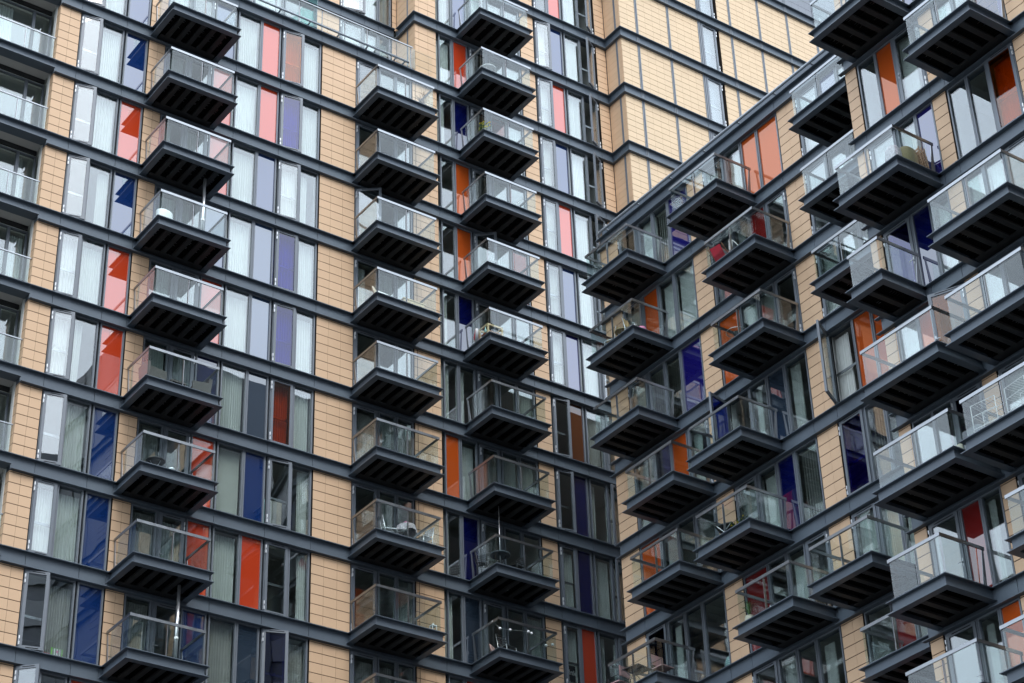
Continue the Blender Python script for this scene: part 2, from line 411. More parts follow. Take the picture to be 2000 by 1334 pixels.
# ================================================================== left block + tower (plane y = 0)
FA = Fac('A', 0.0)
rnd = random.Random(3)
seamsA = [0.02, 1.69, 2.55, 5.96, 7.76, 9.43, 10.96, 12.05, 13.38, 14.58]
seamsT = [14.58, 16.05, 18.6, 19.35, 20.88, 22.5]
cellsL = [(.04, .80), (.80, 1.63), (1.70, 2.53), (3.2, 4.08), (4.1, 5.02), (5.06, 5.90), (5.98, 6.93), (6.94, 7.72), (7.80, 8.66), (8.66, 9.42),
          (10.95, 11.95), (11.97, 12.68), (12.7, 13.38)]
piersL = [(-.75, 0.0), (2.57, 3.17), (9.47, 10.91), (13.42, 14.53)]
rowsL = {   # one code per cell, storey by storey, top to bottom
 -1: 'c--12 g-c pB- g-c D-- pB- g-c pR- cOg10 g-c d-- g-- g-c',
  0: 'c--12 g-c pB- g-c D-- pR- g-s pR- cVc10 g-c d-- g-- g-h',
  1: 'c--12 g-c pR- g-h D-c pR- g-c pB- c-c8 g-h d--38 g-- g-c',
  2: 'c--13 g-l pB- g-s D-h pB- g-s pQ- cVc3 g-c d-h g-c g-c',
  3: 'c-c6 g-c pR- g-c D-g pR- g-c pQ- cVc4 g-c d-- g-- g-h',
  4: 'c-c11 g-h pR- g-c D-c pN- g-c pS- cOg1 g-c d-g g-c g-c',
  5: 'c--11 g-c pB- g-g D-- pR- g-b pB- c--7 g-l d-- g-c g-h',
  6: 'c-c2 g-c pB- g-g D-c pR- g-c pR- c--0 g-l d-- g-h g-c',
  7: 'c--14 g-g pB- g-g D-- pB- g-g pS- cB-20 g-g d-g g-g g-h',
  8: 'c--45 g-- pR- g-g D-- pB- g-g pS- cB-5 g-c d-- g-- g-h'}
storL = [(zl(r) + BOTO, zl(r - 1) - TOPO) for r in range(-1, 9)]
colsP = [[-.38], [2.89], [9.93, 10.42], [13.73, 14.15]]
for (a, c), cs in zip(piersL[:3], colsP[:3]): pier(FA, a, c, storL, cs, BL)
pier(FA, 13.42, 13.54, storL, [], BL)
for r, codes in rowsL.items():
    z0, z1 = zl(r) + BOTO, zl(r - 1) - TOPO
    for (a, c), code in zip(cellsL, codes.split()):
        cell(FA, a, c, z0, z1, code, BL, rnd)
for r in range(-2, 9): band(FA, -.75, 13.54, zl(r), seamsA, BL, cap0=0)
rooms(FA, -.7, 13.45, [zl(r) for r in range(-2, 9)], piersL[:3] + [(13.3, 13.45)], BL, 4.6)
# side return of the first pier beside the recessed balconies
FS = Fac('B', -.75)
for r in range(-3, 9):
    z0, z1 = zl(r) + BOTO, zl(r - 1) - TOPO + (.0)
    b = MB(); 
    for k in range(8):
        a = z0 + .05 + k * .342 if k else z0; c = min(z0 + .05 + (k + 1) * .342, z1)
        if c > a: b.box(-.752, -.738, .016, .33, a + ZG + .008, c + ZG - .008)
    b.box(-.738, -.70, .02, .36, z0 + ZG, z1 + ZG, mi=1)
    b.build('tiled_return', [M_TILE, M_JOINT], BL)
# recessed balconies at the far left
FL = Fac('A', .75)
for r in range(-2, 9):
    z = zl(r); b = MB(FA)
    b.box(-5, -.752, -.03, 0, z - .31, z - .0); b.box(-5, -.76, -.06, .13, z, z + .022); b.box(-5, -.76, -.28, .13, z - .332, z - .31)
    b.box(-5, -.752, -.75, -.03, z - .30, z - .02, mi=1); b.box(-5, -.755, -.78, -.70, z - .45, z - .301, mi=2)
    b.build('balcony_slab', [M_BAND, paint('soffit_board', (.42, .41, .39), .8) if 'soffit_board' not in MATS else MATS['soffit_board'], M_DARK], BL)
    if r < -1: continue
    rl = MB(FA); rl.box(-5, -.755, -.14, -.10, z + 1.08, z + 1.12); s = rl.build('handrail', M_STEEL, BL)
    for a, c in ((-5, -3.4), (-3.36, -1.84), (-1.8, -.80)):
        q = MB(FA); q.box(a, c, -.125, -.113, z + .03, z + 1.06); q.build('glass_panel', M_BAL, s)
    q = MB(FA); q.box(-1.83, -1.81, -.16, -.1, z + .022, z + 1.08); q.build('post', M_STEEL, s)
    for i, (a, c) in enumerate(((-4.9, -3.8), (-3.8, -2.75), (-2.75, -1.35), (-1.35, -.72))):
        cell(FL, a, c, z + .025, z + H - .47, rnd.choice(('g--', 'g-c', 'g-h', 'g--')), BL, rnd)
rooms(FL, -4.95, -.72, [zl(r) for r in range(-2, 9)], [(-5.0, -4.9)], BL, 4.0)
bw = MB(); bw.box(-5.15, -5.0, 0.0, 5.5, ZG + zl(9), ZG + 6); bw.build('end_wall', M_TILE, BL)
# balconies of the left block
for r in range(-1, 9): balcony(FA, 2.57, 5.22, zl(r), BL)
for r in range(-1, 8): balcony(FA, 10.79, 13.48, zl(r), BL)

# roof terrace: set-back storeys
zT = 6.0; D = 1.306; FD = Fac('A', D)
b = MB(); b.box(-5, 13.54, .05, 5.6, ZG + zT - .44, ZG + zT - .01); b.build('roof_deck', M_DARK, BL)
rail = MB(FA); rail.box(-4.9, 13.44, -.025, .02, zT + 1.2, zT + 1.245); rl = rail.build('terrace_rail', M_STEEL, BL)
for i in range(-9, 5):
    u = 9.44 + i * .985; pn = MB(FA); pn.box(u + .03, u + .955, -.012, 0.0, zT + .22, zT + 1.19); pn.build('glass_panel', M_BAL, rl)
    q = MB(FA); q.box(u - .009, u + .009, -.06, -.013, zT + .05, zT + 1.2); q.build('post', M_STEEL, rl)
up = MB(FA); up.box(-4.9, 13.50, -.10, -.06, zT + .022, zT + .24); up.build('parapet', M_BAND, BL)
tb = MB(); tb.tube([(x, -.24, ZG + zT + .17) for x in (-4.9, 13.1)], .045, 10)
for i in range(-9, 5):
    x = 8.8 + i * 1.25 if i < 4 else 12.95
    tb.tube([(x, -.24, ZG + zT + .17), (x, .06, ZG + zT + .12)], .03, 8)
tb.build('access_rail', M_RAIL, BL, smooth=True)
sc = MB(FA); sc.box(9.2, 9.22, -1.28, -.02, zT + .1, zT + 2.1)
sc.build('privacy_screen', glass('frosted_teal_glass', (.35, .72, .68), .12, 1.0), BL)
cD = [(5.35, 5.9), (5.95, 7.2), (7.25, 8.5), (8.55, 9.9), (10.97, 12.03), (12.05, 12.7), (12.72, 13.30)]
for r, codes in ((-2, 'g-c g-- g-c g-l c-c4 g-c g-s'), (-3, 'g-c g-- g-c g-- c-c14 g-c g-g'), (-4, 'g-- g-- g-- g-- c-- g-- g--')):
    z0, z1 = zl(r) + BOTO, zl(r - 1) - TOPO
    for (a, c), code in zip(cD, codes.split()): cell(FD, a, c, z0, z1, code, BT, rnd)
stD = [(zl(r) + BOTO, zl(r - 1) - TOPO) for r in (-2, -3, -4)]
pier(FD, 9.95, 10.93, stD, [10.42], BT); pier(FD, 13.34, 13.53, stD, [], BT)
for r in (-3, -4, -5): band(FD, 5.3, 13.41, zl(r), [9.93, 11, 12.05, 12.7, 13.32], BT)
rooms(FD, 5.35, 13.3, [zl(r) for r in (-2, -3, -4, -5)], [(9.95, 10.93)], BT, 3.5)
for r in (-2, -3, -4):     # tower corner return facing left (x = 13.54)
    z0, z1 = zl(r) + BOTO, zl(r - 1) - TOPO; b = MB()
    for k in range(8):
        a = z0 + .05 + k * .342 if k else z0; c = min(z0 + .05 + (k + 1) * .342, z1)
        if c > a:
            b.box(13.54, 13.554, .016, .46, a + ZG + .008, c + ZG - .008); b.box(13.54, 13.554, .54, 1.29, a + ZG + .008, c + ZG - .008)
    b.box(13.554, 13.75, .02, 1.28, z0 + ZG, z1 + ZG, mi=1); b.box(13.525, 13.554, .46, .54, z0 + ZG, z1 + ZG, mi=2)
    b.build('tiled_return', [M_TILE, M_JOINT, M_FRAME], BT)
for r in (-3, -4, -5):
    z = zl(r) + ZG; b = MB()
    b.box(13.54, 13.57, -.0, 1.306, z - .45, z); b.box(13.41, 13.57, .131 - .26, 1.18, z, z + .022) if False else None
    b.box(13.41, 13.57, -.129, 1.17, z + .0005, z + .0215); b.box(13.41, 13.57, -.129, 1.17, z - .4715, z - .4505)
    b.build('floor_band', M_BAND, BT)

# tower, plane y = 0
cellsT = [(14.66, 15.29), (15.31, 16.02), (16.1, 17.0), (17.05, 17.80), (17.82, 18.60), (19.40, 20.13), (20.13, 20.80), (20.90, 21.71), (21.73, 22.46)]
rowsT = {
 -5: 'g-- pB- d-- g-c g-- c-- pB- g-c k--20', -4: 'g-c pB- d-- g-h g-- c-- pR- g-c k--35',
 -3: 'g-c pB- d-c g-s g-h c-c13 pB- g-c k--30', -2: 'g-s pR- d-- g-c g-s c-c8 pR- g-c k--28',
 -1: 'g-h pN- d-- gR- g-c c-c5 pB- g-s k--28', 0: 'g-- pO- d-- g-c g-- c-c2 pR- g-c k--20',
  1: 'g-h pO- d--42 g-c gR- c-c2 pB- g-c k--8', 2: 'g-h pN- d-- g-- g-- c-c2 pV- g-c k-h4',
  3: 'g-h g-h d-h g-- g-c c-h9 pW- g-g k-h4', 4: 'pO- g-c d-g g-c g-c c--10 pN- g-h k-h12',
  5: 'g-h pN- d-g g-- g-- c-c1 pN- g-c k-h12', 6: 'g-h pS- d-- g-- g-c c-c1 pR- g-h k-h3',
  7: 'g-h pR- d-- g-- g-- c-- pB- g-- k--'}
for r, codes in rowsT.items():
    z0, z1 = zl(r) + BOTO, zl(r - 1) - TOPO
    for (a, c), code in zip(cellsT, codes.split()): cell(FA, a, c, z0, z1, code, BT, rnd)
storT = [(zl(r) + BOTO, zl(r - 1) - TOPO) for r in range(-5, 8)]
pier(FA, 13.556, 14.52, storT, [13.73, 14.15], BT); pier(FA, 18.64, 19.30, storT, [], BT); pier(FA, 22.55, 23.05, storT, [], BT, rowh=.305)
for r in range(-6, 8): band(FA, 13.54 if r > -3 else 13.57, 23.06, zl(r), seamsT, BT, cap0=0 if r > -3 else 0)
rooms(FA, 13.6, 23.0, [zl(r) for r in range(-6, 8)], [(13.6, 14.52), (18.64, 19.30), (22.55, 23.0)], BT, 4.6)
for r in range(-3, 7): balcony(FA, 15.45, 18.02, zl(r), BT)
# side of the tower bay (x = 23.07) and its front (y = -1.05)
YC = -1.05; FC = Fac('A', YC)
for r in range(-6, 7):
    z0, z1 = zl(r) + BOTO, zl(r - 1) - TOPO; b = MB()
    for k in range(10):
        a = z0 + .05 + k * .3 if k else z0; c = min(z0 + .05 + (k + 1) * .3, z1)
        if c > a + .02:
            b.box(23.07, 23.084, -.70, -.016, a + ZG + .004, c + ZG - .004); b.box(23.07, 23.084, -1.034, -.80, a + ZG + .004, c + ZG - .004)
    b.box(23.084, 23.3, -1.03, 0, z0 + ZG, z1 + ZG, mi=1); b.box(23.05, 23.084, -.80, -.70, z0 + ZG, z1 + ZG, mi=2)
    b.build('tiled_return', [M_TILE, M_JOINT, M_FRAME], BT)
for r in range(-6, 8):
    z = zl(r) + ZG; b = MB()
    b.box(23.07, 23.10, -1.049, -.001, z - .45, z); b.box(22.94, 23.10, -1.049, -.131, z + .0005, z + .0215) if False else None; b.box(22.94, 23.07, -1.049, -.131, z + .0005, z + .0215); b.box(22.94, 23.07, -1.049, -.131, z - .4715, z - .4505)
    b.build('floor_band', M_BAND, BT)
UC = [23.086, 23.93, 25.70, 27.46]; UC2 = [28.56, 29.35, 31.12, 32.9, 34.7, 36.5, 38.3, 40.0]
storC = [(zl(r) + BOTO, zl(r - 1) - TOPO) for r in range(-5, 5)]
def ccols(a, c):
    k = max(1, int(round((c - a) / .455))); return [a + (c - a) * i / k for i in range(1, k)]
for ul in (UC, UC2):
    for i in range(len(ul) - 1):
        a = ul[i] + (.13 if i or ul is UC2 else 0); c = ul[i + 1]
        pier(FC, a, c, storC, ccols(a, c), BT, rowh=.295, mat=M_TILEC, name='tiled_panel', g=.006)
        pier(FC, a, c, [(18.025, 21.4), (21.45, 24.8)], ccols(a, c), BT, rowh=.42, mat=M_TILED, name='cladding_panel', g=.004)
for u in UC[1:3] + UC2[1:]:
    b = MB(FC)
    for a0, a1 in ((.0, .05), (.08, .13)): b.box(u + a0, u + a1, -.05, .02, -15, 24.8)
    b.box(u + .05, u + .08, -.05, -.03, -15, 24.8, mi=1)
    b.build('mullion', [M_FRAME, M_BLACK], BT)
for r in range(-5, 5):
    z0, z1 = zl(r) + BOTO, zl(r - 1) - TOPO
    b = MB(FC); b.box(27.46, 27.52, -.1, .02, z0, z1); b.box(27.55, 27.62, -.1, .02, z0, z1); b.box(27.52, 27.55, -.1, -.04, z0, z1, mi=1); b.build('mullion', [M_FRAME, M_BLACK], BT)
    cell(FC, 27.62, 28.52, z0, z1, 'k-' + ('c' if r % 3 else 'h') + '1', BT, rnd)
for r in range(-6, 5): band(FC, 23.0745, 40, zl(r), [23.95, 25.76, 27.5, 28.5, 29.41, 31.18, 33, 34.8], BT, cap0=1)
b = MB(); b.box(23.2, 40, -.85, 10, ZG - 16, ZG + 24.8); b.box(5.3, 23.1, 6.5, 10, ZG - 30, ZG + 16); b.box(5.2, 5.3, 1.35, 10, ZG + 6, ZG + 15.1); b.build('core_wall', M_TILED, BT)
b = MB(); b.box(13.6, 40.2, -1.3 + .25, 9.8, ZG + 24.8, ZG + 25.2); b.build('roof', M_DARK, BT)
b = MB(); b.box(-4.9, 5.2, 5.6, 10, 0, ZG + 6); b.build('rear_wall', M_TILED, BL)
b = MB(); b.box(-4.9, 23.06, -.001 + .03, 9.9, 0.0, ZG + zl(9) + .5); b.build('lower_storeys', M_TILED, BL)

# tower block across the street behind the viewpoint: only ever seen mirrored in the lower windows
BO = empty('office_tower', (-16, -80, 0), 'dark office tower across the street, seen only mirrored in the lower windows', 'office tower')
b = MB(); b.box(-46, 14, -90, -72.3, 0, 73); b.build('wall', M_TILED, BO)
for k in range(22):
    z = 2.6 + k * 3.2; b = MB(); b.box(-45, 13, -72.29, -72.12, z, z + 1.9); b.build('window_band', M_PAN['S'], BO)
for k in range(13):
    x = -45.5 + k * 4.9; b = MB(); b.box(x - .2, x + .2, -72.11, -71.8, 0, 73); b.build('fin', M_FRAME, BO)
b = MB(); b.box(-30, -6, -88, -76, 73, 76.5); b.build('plant_room', M_BAND, BO)

# ================================================================== right wing (plane x = 18) and its projecting end (x = 15.8)
zB = -3.13
def zr(r): return zB - H * r
FB = Fac('B', 18.0); FP = Fac('B', 15.81)
cb = []
for s0 in (0, 4.66, 9.28):
    pass
wide = {'d': [(5.96, 6.98), (7.02, 7.82), (7.84, 8.65), (8.67, 9.72)],
        'b': [(10.60, 11.66), (11.68, 12.47), (12.50, 13.27), (13.29, 14.28)],
        'c': [(15.23, 16.25), (16.27, 17.04), (17.06, 17.85), (17.87, 18.85)]}
rowsB = {
 0: None,
 1: ('d-- g-c g-b pV-', 'd-h g-c pO- pO-', 'd-c pV- g-c g-c'),
 2: ('d-h pO- g-c g-c', 'g-- g-h pC- D--', 'c--3 g-c g-h g-c'),
 3: ('d-c g-b g-b pV-', 'pO- g-s g-g D--', 'c-c2 g-c g-h g--'),
 4: ('g-h gN- pO- D-h', 'dB-75 g-h pS- g-h', 'c-h62 pO- pO- g-c'),
 5: ('pO- g-h g-- D--', 'd-c g-c pN- g-b', 'cV-1 g-b g-b g-c'),
 6: ('cN-1 g-h g-- g--', 'pC- g-- g-c D--', 'd-c g-c g-c g-b'),
 7: ('g-- g-- g-- g--', 'c-- g-h g-- g-h', 'g-- pC- g-- D--'),
 8: ('g-- g-- g-- g--', 'g-- g-- g-- g--', 'g-- pO- g-- g--')}
for r, t in rowsB.items():
    if not t: continue
    z0, z1 = zr(r) + BOTO, zr(r - 1) - TOPO
    for bay, codes in zip('dbc', t):
        for (a, c), code in zip(wide[bay], codes.split()): cell(FB, a, c, z0, z1, code, BR, rnd)
storB = [(zr(r) + BOTO, zr(r - 1) - TOPO) for r in range(1, 9)]
pier(FB, 5.02, 5.94, storB, [5.48], BR); pier(FB, 9.76, 10.57, storB, [10.17], BR); pier(FB, 14.33, 15.19, storB, [14.78], BR); pier(FB, 18.88, 19.6, storB, [], BR)
sB = [5.97, 9.70, 10.64, 14.25, 15.25, 18.8]
for r in range(0, 9): band(FB, 5.0, 19.6, zr(r), sB if r else [5.97, 7.0, 9.7, 10.64, 14.25, 15.25], BR, cap0=1)
rooms(FB, 5.1, 19.5, [zr(r) for r in range(0, 9)], [(5.1, 5.94), (9.76, 10.57), (14.33, 15.19)], BR, 5.0)
b = MB(); b.box(18.0 + .03, 30, -5.03, -5.0, 0, ZG + zB + .02); b.box(29.8, 30, -45, -5.03, 0, ZG + zB); b.build('end_wall', M_TILED, BR)
b = MB(); b.box(18.05, 30, -19.6, -5.05, ZG + zB - .44, ZG + zB - .02); b.build('roof', M_DARK, BR)
b = MB(FB); b.box(5.08, 19.6, -.12, -.06, zB + .022, zB + .40); b.box(5.05, 19.6, -.3, -.04, zB + .40, zB + .425); b.build('parapet', M_BAND, BR)
b = MB(); b.box(18.05, 29.7, -45, -5.1, 0.0, ZG + zr(9)); b.build('lower_storeys', M_TILED, BR)
# roof tube rail, bent round the corner
xt = 18 - .20; zt = ZG + zB + .15
pts = [(xt, -19.3, zt), (xt, -12, zt), (xt, -5.35, zt)]
for i in range(1, 9):
    a = math.pi / 2 * i / 8; pts.append((xt + .42 * (1 - math.cos(a)), -5.35 + .42 * math.sin(a), zt))
pts.append((21, -4.93, zt)); t = MB(); t.tube(pts, .05, 10)
for i in range(8):
    y = -5.55 - i * 1.78; t.tube([(xt, y, zt), (xt + .26, y, zt - .03)], .034, 8)
t.build('access_rail', M_RAIL, BR, smooth=True)
for r, u0, u1 in ((1, 5.92, 8.45), (2, 5.92, 8.46), (3, 5.89, 8.42), (4, 7.29, 9.82), (5, 7.24, 9.77), (6, 5.84, 8.36),
                  (1, 10.5, 13.03), (4, 10.45, 12.98), (5, 10.41, 12.94), (2, 11.92, 14.45), (3, 11.87, 14.4), (6, 11.79, 14.32),
                  (1, 16.42, 18.95), (2, 16.44, 18.97), (3, 16.45, 18.98), (6, 14.91, 17.44), (7, 16.42, 18.95)):
    balcony(FB, u0, u1, zr(r), BR)
# projecting end block
wp1 = {0: [(19.90, 20.62), (20.62, 21.32), (21.32, 22.38)], 1: [(19.90, 20.97), (20.99, 21.69), (21.70, 22.38)]}
wp2 = {0: [(22.95, 23.65), (23.66, 24.38), (24.39, 25.36)], 1: [(22.95, 23.98), (24.0, 24.68), (24.70, 25.36)]}
rowsP = {
 1: (1, 'd-c g-c pV-', 0, 'g-- g-c pV-'), 2: (0, 'g-- pO- D-h', 0, 'g-c g-- pV-'), 3: (1, 'd-c g-c pV-', 0, 'g-- g-- kOc2'),
 4: (1, 'dV- pN- g-s', 0, 'g-c g-c D--'), 5: (0, 'g-c pO- DO-24', 0, 'g-c g-- g-c'), 6: (0, 'g-- g-- dN-', 1, 'd-c pV- g-c'),
 7: (1, 'd-- pC- g-h', 1, 'd-- g-- g--'), 8: (1, 'd-- g-h pO-', 1, 'd-- g-- g-h'), 9: (1, 'd-- g-- g--', 1, 'g-- g-- g--')}
for r, (k1, c1, k2, c2) in rowsP.items():
    z0, z1 = zr(r) + BOTO, zr(r - 1) - TOPO
    for (a, c), code in zip(wp1[k1], c1.split()): cell(FP, a, c, z0, z1, code, BP, rnd)
    for (a, c), code in zip(wp2[k2], c2.split()): cell(FP, a, c, z0, z1, code, BP, rnd)
storP = [(zr(r) + BOTO, zr(r - 1) - TOPO) for r in range(-1, 10)]
pier(FP, 19.42, 19.86, storP, [], BP); pier(FP, 22.41, 22.91, storP, [], BP); pier(FP, 25.40, 26.6, storP, [26.0], BP)
for r in range(-1, 10): band(FP, 19.4, 45, zr(r), [19.88, 21.3, 22.4, 22.95, 25.4, 28, 31], BP, cap0=1)
rooms(FP, 19.5, 26.6, [zr(r) for r in range(-1, 10)], [(19.5, 19.86), (22.41, 22.91), (25.4, 26.6)], BP, 4.5)
# the rest of the facade towards the camera: unseen, blank metal panels and grey piers added to keep reflections dark
for r in range(-4, 10):
    z0, z1 = zr(r) + BOTO, zr(r - 1) - TOPO
    for u in ([26.62, 31.2, 35.8, 40.4] if r < 1 else [26.62, 31.2, 35.8]):
        if r < -1 and u < 27: continue
        cell(FP, u, u + 1.4, z0, z1, 'x--', BP, rnd); cell(FP, u + 1.45, u + 2.3, z0, z1, 'x--', BP, rnd); cell(FP, u + 2.35, u + 3.2, z0, z1, 'x--', BP, rnd)
    if r < 1 and r > -2: cell(FP, 19.9, 22.38, z0, z1, 'g--', BP, rnd); cell(FP, 22.95, 25.36, z0, z1, 'g--', BP, rnd)
for u in (29.86, 34.44, 39.04): pier(FP, u, u + 1.3, [(zr(r) + BOTO, zr(r - 1) - TOPO) for r in range(-4, 10)], [u + .65], BP, mat=M_TILED)
for r in range(-4, -1): band(FP, 27, 45, zr(r), [31], BP, cap0=1)
rooms(FP, 27, 44.8, [zr(r) for r in range(-4, 10)], [(27, 27.2)], BP, 4.5)
b = MB(); b.box(15.84, 17.99, -19.43, -19.4, 0, ZG + zr(-1) + .3); b.box(15.9, 30, -27.0, -26.97, ZG + zr(-1), ZG + zr(-4))
b.box(18.02, 30, -19.6, -19.55, ZG + zB + .02, ZG + zr(-1)); b.build('end_wall', M_TILED, BP)
b = MB(); b.box(15.85, 29.8, -27, -19.45, ZG + zr(-1) - .44, ZG + zr(-1) - .03); b.box(15.85, 29.8, -45, -27, ZG + zr(-4) - .44, ZG + zr(-4) - .03)
b.box(29.8, 30, -45, -19.4, 0, ZG + zr(-1)); b.build('roof', M_DARK, BP)
b = MB(); b.box(15.85, 18.0, -45, -19.45, 0, ZG + zr(10)); b.build('lower_storeys', M_TILED, BP)
for r, u0, u1 in ((1, 19.79, 22.3), (3, 19.84, 22.33), (4, 19.82, 21.2), (5, 19.8, 22.64), (6, 19.77, 22.62), (7, 19.72, 21.73), (8, 19.8, 22.35),
                  (2, 23.1, 25.56), (4, 22.86, 25.66), (5, 22.88, 25.68), (6, 22.79, 25.59), (7, 23.64, 25.9), (8, 22.84, 25.64)):
    balcony(FP, u0, u1, zr(r), BP, posts=(.5,) if u1 - u0 > 1.5 else ())
# ================================================================== things standing on balconies and behind windows
def obj_at(name, x, y, z, rz, label, cat, group=None):
    o = empty(name, (x, y, z), label, cat, group); o['rz'] = math.radians(rz); return o
def solo(mb, name, mats, x, y, z, rz, label, cat, smooth=False, group=None):
    o = bpy.data.objects.new(name, mb.mesh(name, mats, (0, 0, 0), smooth)); COL.objects.link(o)
    o.location = (x, y, z); o.rotation_euler.z = math.radians(rz); return tag(o, label, cat, group)
def part(mb, name, mats, parent, smooth=False):
    o = bpy.data.objects.new(name, mb.mesh(name, mats, (0, 0, 0), smooth)); COL.objects.link(o); o.parent = parent; return o
LA = lambda r: ZG + zl(r) - .008
LB = lambda r: ZG + zr(r) - .008
M_WHITE = paint('white_plastic', (.78, .78, .77), .4, var=.04)
M_RATTAN = paint('rattan_weave', (.085, .075, .068), .7, var=.3, scale=60)
M_WOOD = paint('teak_wood', (.30, .15, .075), .6, var=.25, scale=12)
M_PINE = paint('pine_wood', (.55, .42, .24), .6, var=.12, scale=9)
M_BLKM = paint('black_metal', (.02, .02, .022), .45, var=.1)
M_ALU = paint('satin_aluminium', (.70, .71, .72), .3, metal=.85)
M_RED = paint('red_cloth', (.5, .03, .05), .8, var=.12, scale=8)
M_PINK = paint('pink_ceramic', (.75, .22, .38), .4)
M_GREEN = paint('lime_green_plastic', (.22, .62, .06), .4)
M_TEALG = paint('teal_bottle_glass', (.30, .62, .58), .12, spec=.8)
M_LEAF = paint('leaf_green', (.07, .13, .035), .6, var=.3, scale=20)
M_TWIG = paint('dry_twig', (.16, .11, .09), .9)
M_YEL = paint('yellow_petals', (.8, .66, .04), .7)
M_BEIGE = paint('beige_cloth', (.55, .48, .38), .95, var=.15, scale=10)
M_NAVY = paint('navy_plastic', (.02, .03, .10), .5)
M_TAN = paint('tan_canvas', (.24, .19, .10), .9, var=.15)
M_PATT = paint('patterned_cloth', (.42, .38, .40), .9, var=.65, scale=22)
M_BAG = paint('black_bag_film', (.012, .014, .016), .3, var=.2)

def slat_chair(o, mf, ms, w=.42, sh=.44, bh=.88):
    for sx in (-1, 1):
        b = MB(); x = sx * w / 2
        b.tube([(x, .20, 0), (x, .18, sh), (x, .27, bh)], .012, 6); part(b, 'leg', mf, o, True)
        b = MB(); b.tube([(x, -.24, 0), (x, -.20, sh), (x, .18, sh)], .012, 6); part(b, 'leg', mf, o, True)
    b = MB()
    for i in range(7): b.box(-w / 2, w / 2, -.19 + i * .058, -.15 + i * .058, sh, sh + .014)
    b.box(-.01, .01, -.19, .20, sh - .01, sh); part(b, 'seat', ms, o)
    b = MB()
    for i in range(4):
        z = sh + .14 + i * .085; y = .18 + .09 * (z - sh) / (bh - sh); b.box(-w / 2, w / 2, y - .008, y + .008, z, z + .045)
    b.box(-.01, .01, .195, .21, sh + .1, bh - .03); b.tube([(-w / 2, .27, bh), (w / 2, .27, bh)], .012, 6); part(b, 'backrest', ms, o)
def round_table(o, mt, ml, r=.32, h=.72, legs=4, pole=False):
    b = MB(); b.lathe(0, 0, [(r - .01, h - .03), (r, h - .02), (r, h), (r - .012, h + .006), (.01, h + .006)], 32); part(b, 'tabletop', mt, o)
    for k in range(legs):
        a = 2 * math.pi * (k + .5) / legs; b = MB()
        b.tube([(math.cos(a) * r * .75, math.sin(a) * r * .75, 0), (math.cos(a) * .06, math.sin(a) * .06, h * .55), (math.cos(a) * r * .6, math.sin(a) * r * .6, h - .03)], .012, 6)
        part(b, 'leg', ml, o, True)
def armchair(o, w=.62):
    b = MB(); b.box(-w / 2 + .07, w / 2 - .07, -.28, .22, .05, .40); part(b, 'seat', M_RATTAN, o)
    b = MB(); b.hexa([(-w / 2, .22, .04), (w / 2, .22, .04), (w / 2, .31, .04), (-w / 2, .31, .04), (-w / 2, .26, .78), (w / 2, .26, .78), (w / 2, .38, .78), (-w / 2, .38, .78)]); part(b, 'backrest', M_RATTAN, o)
    for s in (-1, 1):
        b = MB(); x = s * (w / 2 - .035); b.hexa([(x - .035, -.30, .04), (x + .035, -.30, .04), (x + .035, .22, .04), (x - .035, .22, .04), (x - .035, -.30, .55), (x + .035, -.30, .55), (x + .035, .25, .62), (x - .035, .25, .62)])
        part(b, 'armrest', M_RATTAN, o)
def cushion(b, cx, cy, cz, w, h, t, mi=0, n=8, tilt=.3):
    g0 = {}
    for sd in (1, -1):
        for i in range(n + 1):
            for j in range(n + 1):
                u, v = i / n * 2 - 1, j / n * 2 - 1; th = t * (1 - u * u) ** .5 * (1 - v * v) ** .5 if abs(u) < 1 and abs(v) < 1 else 0
                k = 1 - .12 * (1 - max(abs(u), abs(v)) ** 4) if max(abs(u), abs(v)) > .9 else 1
                x = cx + u * w / 2 * k; z = cz + h / 2 + v * h / 2 * k; y = cy + sd * th / 2 + tilt * (z - cz)
                g0[sd, i, j] = len(b.v); b.v.append((x, y, z))
    for sd in (1, -1):
        for i in range(n):
            for j in range(n):
                f = (g0[sd, i, j], g0[sd, i + 1, j], g0[sd, i + 1, j + 1], g0[sd, i, j + 1]); b.f.append(f if sd < 0 else f[::-1]); b.mi.append(mi)

# --- left stack
rn = random.Random(5)
b = MB(); pr = [(.20, 0), (.235, .04), (.24, .25), (.25, .44), (.235, .54), (.16, .60), (.04, .62)]
for r0, z0 in pr:
    pass
b.lathe(0, 0, pr, 18)
b.v = [(x * 1.25 + .012 * math.sin(9 * z + 5 * x), y * .85 + .012 * math.sin(11 * z), z) for x, y, z in b.v]
solo(b, 'covered_barbecue', M_WHITE, 3.02, -1.22, LA(2), 10, 'white cloth covered barbecue standing inside a balcony corner, with a steel pole beside it', 'barbecue', True)
for r, x, y, tx in ((2, 4.5, -1.0, 'thin steel pole from floor to ceiling on the balcony with the white covered barbecue'), (7, 4.42, -1.05, 'thin steel pole from floor to ceiling on the lowest balcony of the left stack')):
    o = obj_at('clamp_pole', x, y, LA(r), 0, tx, 'pole')
    q = MB(); q.tube([(0, 0, 0), (0, 0, 2.66)], .05, 12); part(q, 'tube', M_ALU, o, True)
    q = MB(); q.tube([(0, 0, .9), (0, 0, 1.0)], .064, 12); part(q, 'clamp', M_WHITE, o, True)
for i, (x, y, rz, tx) in enumerate(((3.12, -1.05, 90, 'dark woven armchair at the left end of the balcony lounge set'), (4.62, -1.05, -90, 'dark woven armchair at the right end of the balcony lounge set'))):
    o = obj_at('garden_armchair', x, y, LA(4), rz, tx, 'chair', 'woven balcony armchairs'); armchair(o)
o = obj_at('low_table', 3.88, -1.05, LA(4), 0, 'low dark woven table between two woven armchairs on a balcony', 'table')
